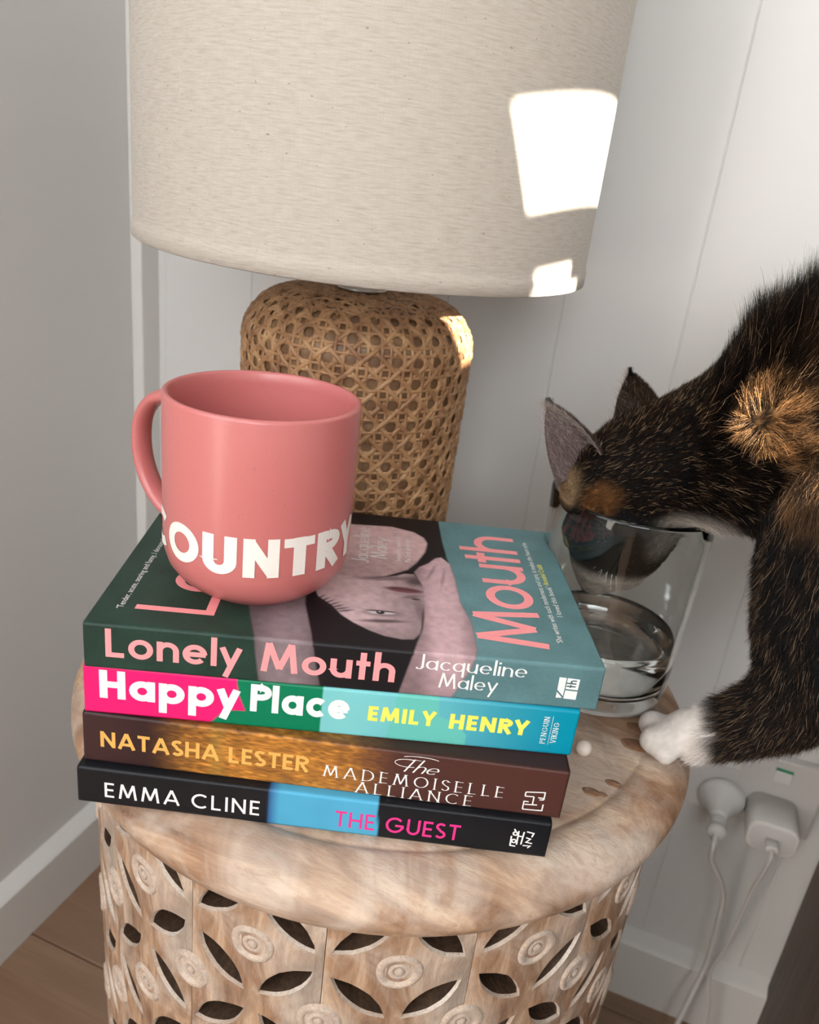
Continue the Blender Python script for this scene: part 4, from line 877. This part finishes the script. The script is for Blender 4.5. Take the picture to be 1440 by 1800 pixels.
def coat(P, N_, r):
    """colour of the coat at a point, r: one random number per hair"""
    x, y, z = P.T
    band = .5 + .5 * np.sin((x * 1.0 + z * .25) * 2 * PI / .0135 + 2.2 * np.sin(y * 90 + z * 60) + 1.3 * np.sin(z * 140))
    torso = sm(.06, .085, x) * sm(.05, .10, z)
    dark = np.clip(.50 + .58 * sm(.35, .75, band) * torso + .5 * sm(.55, .9, N_[:, 2]) * sm(.06, .09, x), 0, 1)
    black = np.array([.0030, .0022, .0020]); brown = np.array([.026, .0135, .0075]); tan = np.array([.24, .16, .095]); rust = np.array([.10, .042, .014])
    col = np.where((r < .62 + .33 * dark)[:, None], black, np.where((r < .90 + .085 * dark)[:, None], brown, tan))
    col = np.where(((r > .25) & (r < .42 - .2 * dark))[:, None], rust * .55, col)
    def blend(c_, m, jit=.25):
        nonlocal col
        c_ = np.array(c_)[None, :] * (1 + jit * (2 * ((r * 7.31) % 1) - 1))[:, None]; col = col * (1 - m[:, None]) + c_ * m[:, None]
    blend((.17, .070, .022), ball(P, (.036, .094, .138), .007, .0150) * np.where((r * 5.3) % 1 < .62, .9, .25), .4)                 # orange patch behind the near ear
    blend((.33, .22, .12), ball(P, (.016, .107, .138), .008, .014) * .8)                      # paler fur at the ear's foot
    blend((.62, .54, .47), ball(P, (.090, .105, .118), .012, .030) * sm(.0, -.5, N_[:, 2]) * .9, .5)   # throat
    blend((.62, .54, .47), sm(.094, .084, z) * sm(.08, .07, x))                               # muzzle
    blend((.78, .71, .66), sm(.1325, .1215, x + .35 * (z - .02)) * sm(.06, .04, z), .08)           # white paw
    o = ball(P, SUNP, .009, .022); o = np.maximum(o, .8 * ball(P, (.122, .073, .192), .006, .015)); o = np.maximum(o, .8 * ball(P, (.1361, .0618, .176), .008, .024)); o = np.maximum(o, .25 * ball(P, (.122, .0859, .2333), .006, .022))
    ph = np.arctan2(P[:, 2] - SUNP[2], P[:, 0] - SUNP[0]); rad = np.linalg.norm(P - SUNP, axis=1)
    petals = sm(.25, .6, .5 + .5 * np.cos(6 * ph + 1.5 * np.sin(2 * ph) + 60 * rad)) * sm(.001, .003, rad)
    m = o * (.25 + .75 * petals) * (((r * 3.7) % 1) < .68); blend((.36, .185, .075), m, .4)  # tan shoulder tufts, warmth of the sun patch put into the coat colour
    return np.clip(col, 0, 1)
E_ = CV
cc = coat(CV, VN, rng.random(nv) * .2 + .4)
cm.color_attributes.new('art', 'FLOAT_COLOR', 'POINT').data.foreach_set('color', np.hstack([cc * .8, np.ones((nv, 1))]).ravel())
s = Nd('cat skin and undercoat'); a_ = s.n('ShaderNodeAttribute', attribute_name='art'); s.base(a_.outputs['Color']); s.set(Roughness=.8, Specular_IOR_Level=.15); M_skin = s.m
cat = bpy.data.objects.new('cat', cm); C.objects.link(cat); cm.materials.clear(); cm.materials.append(M_skin); cm.polygons.foreach_set('use_smooth', [True] * len(cm.polygons))
cm.transform(Matrix.Translation((-CAT0[0], -CAT0[1], -CAT0[2]))); cat.location = CAT0; ORG[cat.name] = CAT0
cat['label'] = 'dark brown tabby cat, white paw on the stool, drinking from the glass vase'; cat['category'] = 'cat'
# hair material: colour per strand
s = Nd('cat fur'); a_ = s.n('ShaderNodeAttribute', attribute_name='art'); s.base(a_.outputs['Color']); s.set(Roughness=.42, Specular_IOR_Level=.16); M_fur = s.m
def make_fur(name, P, D, L, R, COL, parent, K=5, curl=.18, droop=0.0):
    n = len(P); side = np.cross(D, rng.normal(size=(n, 3))); side /= np.linalg.norm(side, axis=1)[:, None] + 1e-9
    t = np.linspace(0, 1, K)[None, :, None]
    pts_ = P[:, None, :] + D[:, None, :] * L[:, None, None] * t + side[:, None, :] * (L * curl)[:, None, None] * t * t
    cu = bpy.data.hair_curves.new(name); cu.add_curves([K] * n)
    cu.attributes['position'].data.foreach_set('vector', (pts_ - np.array(ORG[parent.name])).astype(np.float32).ravel())
    ra = cu.attributes.new('radius', 'FLOAT', 'POINT'); ra.data.foreach_set('value', (R[:, None] * np.linspace(1, .12, K)[None, :]).astype(np.float32).ravel())
    ca = cu.attributes.new('art', 'FLOAT_COLOR', 'POINT'); g_ = np.linspace(.85, 1.1, K)[None, :, None] * COL[:, None, :]
    ca.data.foreach_set('color', np.concatenate([g_, np.ones((n, K, 1))], 2).astype(np.float32).ravel())
    o = bpy.data.objects.new(name, cu); C.objects.link(o); cu.materials.append(M_fur); o.parent = parent; return o
def sample(n, wfun):
    A = CV[CT[:, 0]]; B = CV[CT[:, 1]]; Cc = CV[CT[:, 2]]; ar = np.linalg.norm(np.cross(B - A, Cc - A), axis=1); cen = (A + B + Cc) / 3
    nn = np.cross(B - A, Cc - A); nn /= np.linalg.norm(nn, axis=1)[:, None] + 1e-12
    w_ = ar * wfun(cen, nn); i = rng.choice(len(CT), n, p=w_ / w_.sum()); u, v = rng.random(n), rng.random(n); f = u + v > 1; u[f], v[f] = 1 - u[f], 1 - v[f]
    P = A[i] + (B - A)[i] * u[:, None] + (Cc - A)[i] * v[:, None]; N0 = VN[CT[i]].mean(1); N0 /= np.linalg.norm(N0, axis=1)[:, None]; return P, N0
def groom(n, wfun):
    P, N0 = sample(n, wfun); x, y, z = P.T; T = nearest_bone(P)
    T = T - N0 * (T * N0).sum(1)[:, None]; T /= np.linalg.norm(T, axis=1)[:, None] + 1e-6
    head = sm(.085, .065, x); paw = sm(.125, .112, x) * sm(.045, .03, z); arm = sm(.14, .11, z) * sm(.09, .10, x) * (1 - paw)
    back = sm(.25, .75, N0[:, 2]) * sm(.068, .10, x) * sm(.13, .16, z) * (1 - .8 * sm(.22, .30, x))
    L = .0105 + .0195 * back; L = L * (1 - head) + .0062 * head; L = L * (1 - arm) + .0088 * arm; L = L * (1 - paw) + .0019 * paw
    inside = sm(.136, .128, z) * sm(.085, .075, x); L = L * (1 - inside) + .0022 * inside; thr = ball(P, (.092, .112, .122), .012, .026); L = L * (1 - thr) + .013 * thr
    L *= rng.uniform(.7, 1.2, n)
    lift = .42 + .75 * back; lift = lift * (1 - head) + .30 * head; lift = lift * (1 - paw) + .12 * paw
    # fur opened like petals round the sunlit whorl on the shoulder
    dv = P - SUNP; rad = np.linalg.norm(dv, axis=1); wh = .8 * sm(.018, .006, rad); out_ = dv - N0 * (dv * N0).sum(1)[:, None]; out_ /= np.linalg.norm(out_, axis=1)[:, None] + 1e-6
    T = T * (1 - wh[:, None]) + out_ * wh[:, None]; L = L * (1 + .35 * wh)
    D = T + N0 * lift[:, None]; D /= np.linalg.norm(D, axis=1)[:, None]
    # tufts
    ns = max(20, n // 45); seeds = P[:ns] + D[:ns] * L[:ns, None]; sb = P[:ns]; near = np.empty(n, int); dd = np.empty(n)
    for k in range(0, n, 4000):
        q = ((P[k:k + 4000, None, :] - sb[None]) ** 2).sum(2); near[k:k + 4000] = q.argmin(1); dd[k:k + 4000] = q.min(1)
    cl = (.34 + .50 * back + .30 * wh) * (1 - .7 * head) * (1 - paw); tip = P + D * L[:, None]; tip = tip * (1 - cl[:, None]) + seeds[near] * cl[:, None]
    D = tip - P + rng.normal(size=(n, 3)) * (.10 * L[:, None]); L2 = np.linalg.norm(D, axis=1); D /= L2[:, None] + 1e-9
    return P, D, np.minimum(L2, L * 1.4), N0, rng.random(n)
seen = lambda c_, n_: (c_[:, 0] < .235) * (.25 + (n_[:, 1] < .35)) * (.15 + .85 * (c_[:, 0] < .20)) * (.3 + .7 * ((c_[:, 0] > .066) | (c_[:, 2] > .128)))
rest = lambda c_, n_: (c_[:, 0] >= .225) * 1.0
Pf, Df, Lf, Nf, rf = groom(170000, seen)
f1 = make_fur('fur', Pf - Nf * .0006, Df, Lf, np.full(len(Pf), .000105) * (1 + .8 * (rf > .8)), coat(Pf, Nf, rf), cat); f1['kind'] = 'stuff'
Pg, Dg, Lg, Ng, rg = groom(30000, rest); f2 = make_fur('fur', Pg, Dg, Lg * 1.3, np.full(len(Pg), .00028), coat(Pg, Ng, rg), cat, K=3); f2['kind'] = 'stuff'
# ears: cupped shells, outer skin and a paler inside
M_earin = plain('pink grey inner ear skin', (.070, .043, .042), .6, var=.15, scale=300); M_earout = plain('dark ear fur skin', (.035, .022, .015), .8, var=.3, scale=300)
def ear(tip, b0, b1, bulge, thick=.0012):
    tip, b0, b1, bu = map(np.array, (tip, b0, b1, bulge)); V = []; nu, nv_ = 12, 12
    for j in range(nv_ + 1):
        t = j / nv_; wt = (1 - t ** 1.7) ** .75 if t < 1 else 0
        mid = (b0 + b1) / 2 * (1 - t) + tip * t
        for i in range(nu + 1):
            u = i / nu * 2 - 1; p_ = mid + (b1 - b0) / 2 * u * wt + bu * (1 - u * u) * (wt ** .8) * (.35 + .65 * (1 - t)); V.append(p_)
    V = np.array(V); n = len(V); F = [(j * (nu + 1) + i, j * (nu + 1) + i + 1, (j + 1) * (nu + 1) + i + 1, (j + 1) * (nu + 1) + i) for j in range(nv_) for i in range(nu)]
    bn = bu / np.linalg.norm(bu); V2 = V - bn * thick
    return V, V2, F
def make_ear(tip, b0, b1, bulge):
    V, V2, F = ear(tip, b0, b1, bulge); n = len(V); nu = 12
    rimv = [j * (nu + 1) for j in range(13)] + [12 * (nu + 1) + i for i in range(nu + 1)] + [j * (nu + 1) + nu for j in range(12, -1, -1)]
    Fo = [tuple(f[::-1]) for f in F]; e = mesh_obj('ear', V, Fo, M_earout, cat, True)
    Fr = [tuple(f) for f in F] ; V3 = np.vstack([V2, V]); Fr += [(rimv[k], rimv[k + 1], rimv[k + 1] + n, rimv[k] + n) for k in range(len(rimv) - 1)]
    mesh_obj('inner_ear', V3, Fr, M_earin, e, True)
    # short fur on the back, longer hairs along the rim and inside
    def tri_sample(VV, m):
        q = rng.integers(0, len(F), m); a = rng.random(m)[:, None]; b = rng.random(m)[:, None]; Fa = np.array(F)
        return (VV[Fa[q, 0]] * (1 - a) + VV[Fa[q, 1]] * a) * (1 - b) + (VV[Fa[q, 3]] * (1 - a) + VV[Fa[q, 2]] * a) * b
    up = np.array(tip) - (np.array(b0) + np.array(b1)) / 2; up /= np.linalg.norm(up); bn = np.array(bulge) / np.linalg.norm(bulge)
    m = 6000; P_ = tri_sample(V, m); D_ = up[None] + bn[None] * .25 + rng.normal(size=(m, 3)) * .18; D_ /= np.linalg.norm(D_, axis=1)[:, None]; r_ = rng.random(m); tt = ((P_ - np.array(b0)) @ up) / np.linalg.norm(np.array(tip) - np.array(b0))
    c_ = np.where((r_ < .6)[:, None], np.array([.008, .006, .005]), np.array([.075, .042, .022])); c_[tt > .85] = (.004, .003, .003)
    f = make_fur('ear_fur', P_, D_, np.full(m, .0028) * (1 + .8 * (tt > .9)), np.full(m, .00009), c_, cat, K=3); f['kind'] = 'stuff'
    m = 1500; P_ = tri_sample(V2, m); s0 = P_ - (np.array(b0) * .5 + np.array(b1) * .5); P_ = P_[:]; D_ = up[None] * .8 - bn[None] * .45 + rng.normal(size=(m, 3)) * .25; D_ /= np.linalg.norm(D_, axis=1)[:, None]
    f = make_fur('ear_fur', P_, D_, rng.uniform(.003, .008, m), np.full(m, .00007), np.tile([.38, .32, .28], (m, 1)), cat, K=4); f['kind'] = 'stuff'
make_ear((-.0030, .1010, .1855), (.0105, .1000, .1420), (.0310, .1010, .1640), (.010, .018, .002))
make_ear((.0330, .1520, .2010), (.0330, .1480, .1600), (.0620, .1560, .1740), (.006, -.008, .006))
M_eye = Nd('cat eye'); M_eye.base((.12, .10, .02)); M_eye.set(Roughness=.05, Coat_Weight=1.0); M_eye = M_eye.m; M_nose = plain('cat nose', (.10, .05, .045), .5)
for c_ in ((.0235, .1205, .103), (.0300, .1490, .105)): mesh_obj('eye', *sph(c_, .0062, 20, 12), M_eye, cat, True)
mesh_obj('nose', *sph((.0360, .1320, .0695), .0045, 16, 10, (.9, 1.1, .7)), M_nose, cat, True)
wh_ = []
for k in range(9):
    for sy_ in (-1, 1):
        p0 = np.array([.046 + .002 * (k % 3), .134 + sy_ * .012, .092 + .0016 * (k // 3)]); d = np.array([-.25 + .12 * k * .5, sy_ * 1.0, .35 - .08 * k]); d /= np.linalg.norm(d); L_ = .026
        wh_.append(tube([p0, p0 + d * L_ * .5, p0 + d * L_ + np.array([0, 0, -.003])], [.00018, .00014, .00004], 5))
wk = mesh_obj('whiskers', *join(*wh_), plain('white whisker', (.8, .78, .75), .4), cat, True); wk['kind'] = 'stuff'
for o in list(C.objects):
    if o.parent is None and o.type not in ('CAMERA', 'LIGHT'): o.location.z += H
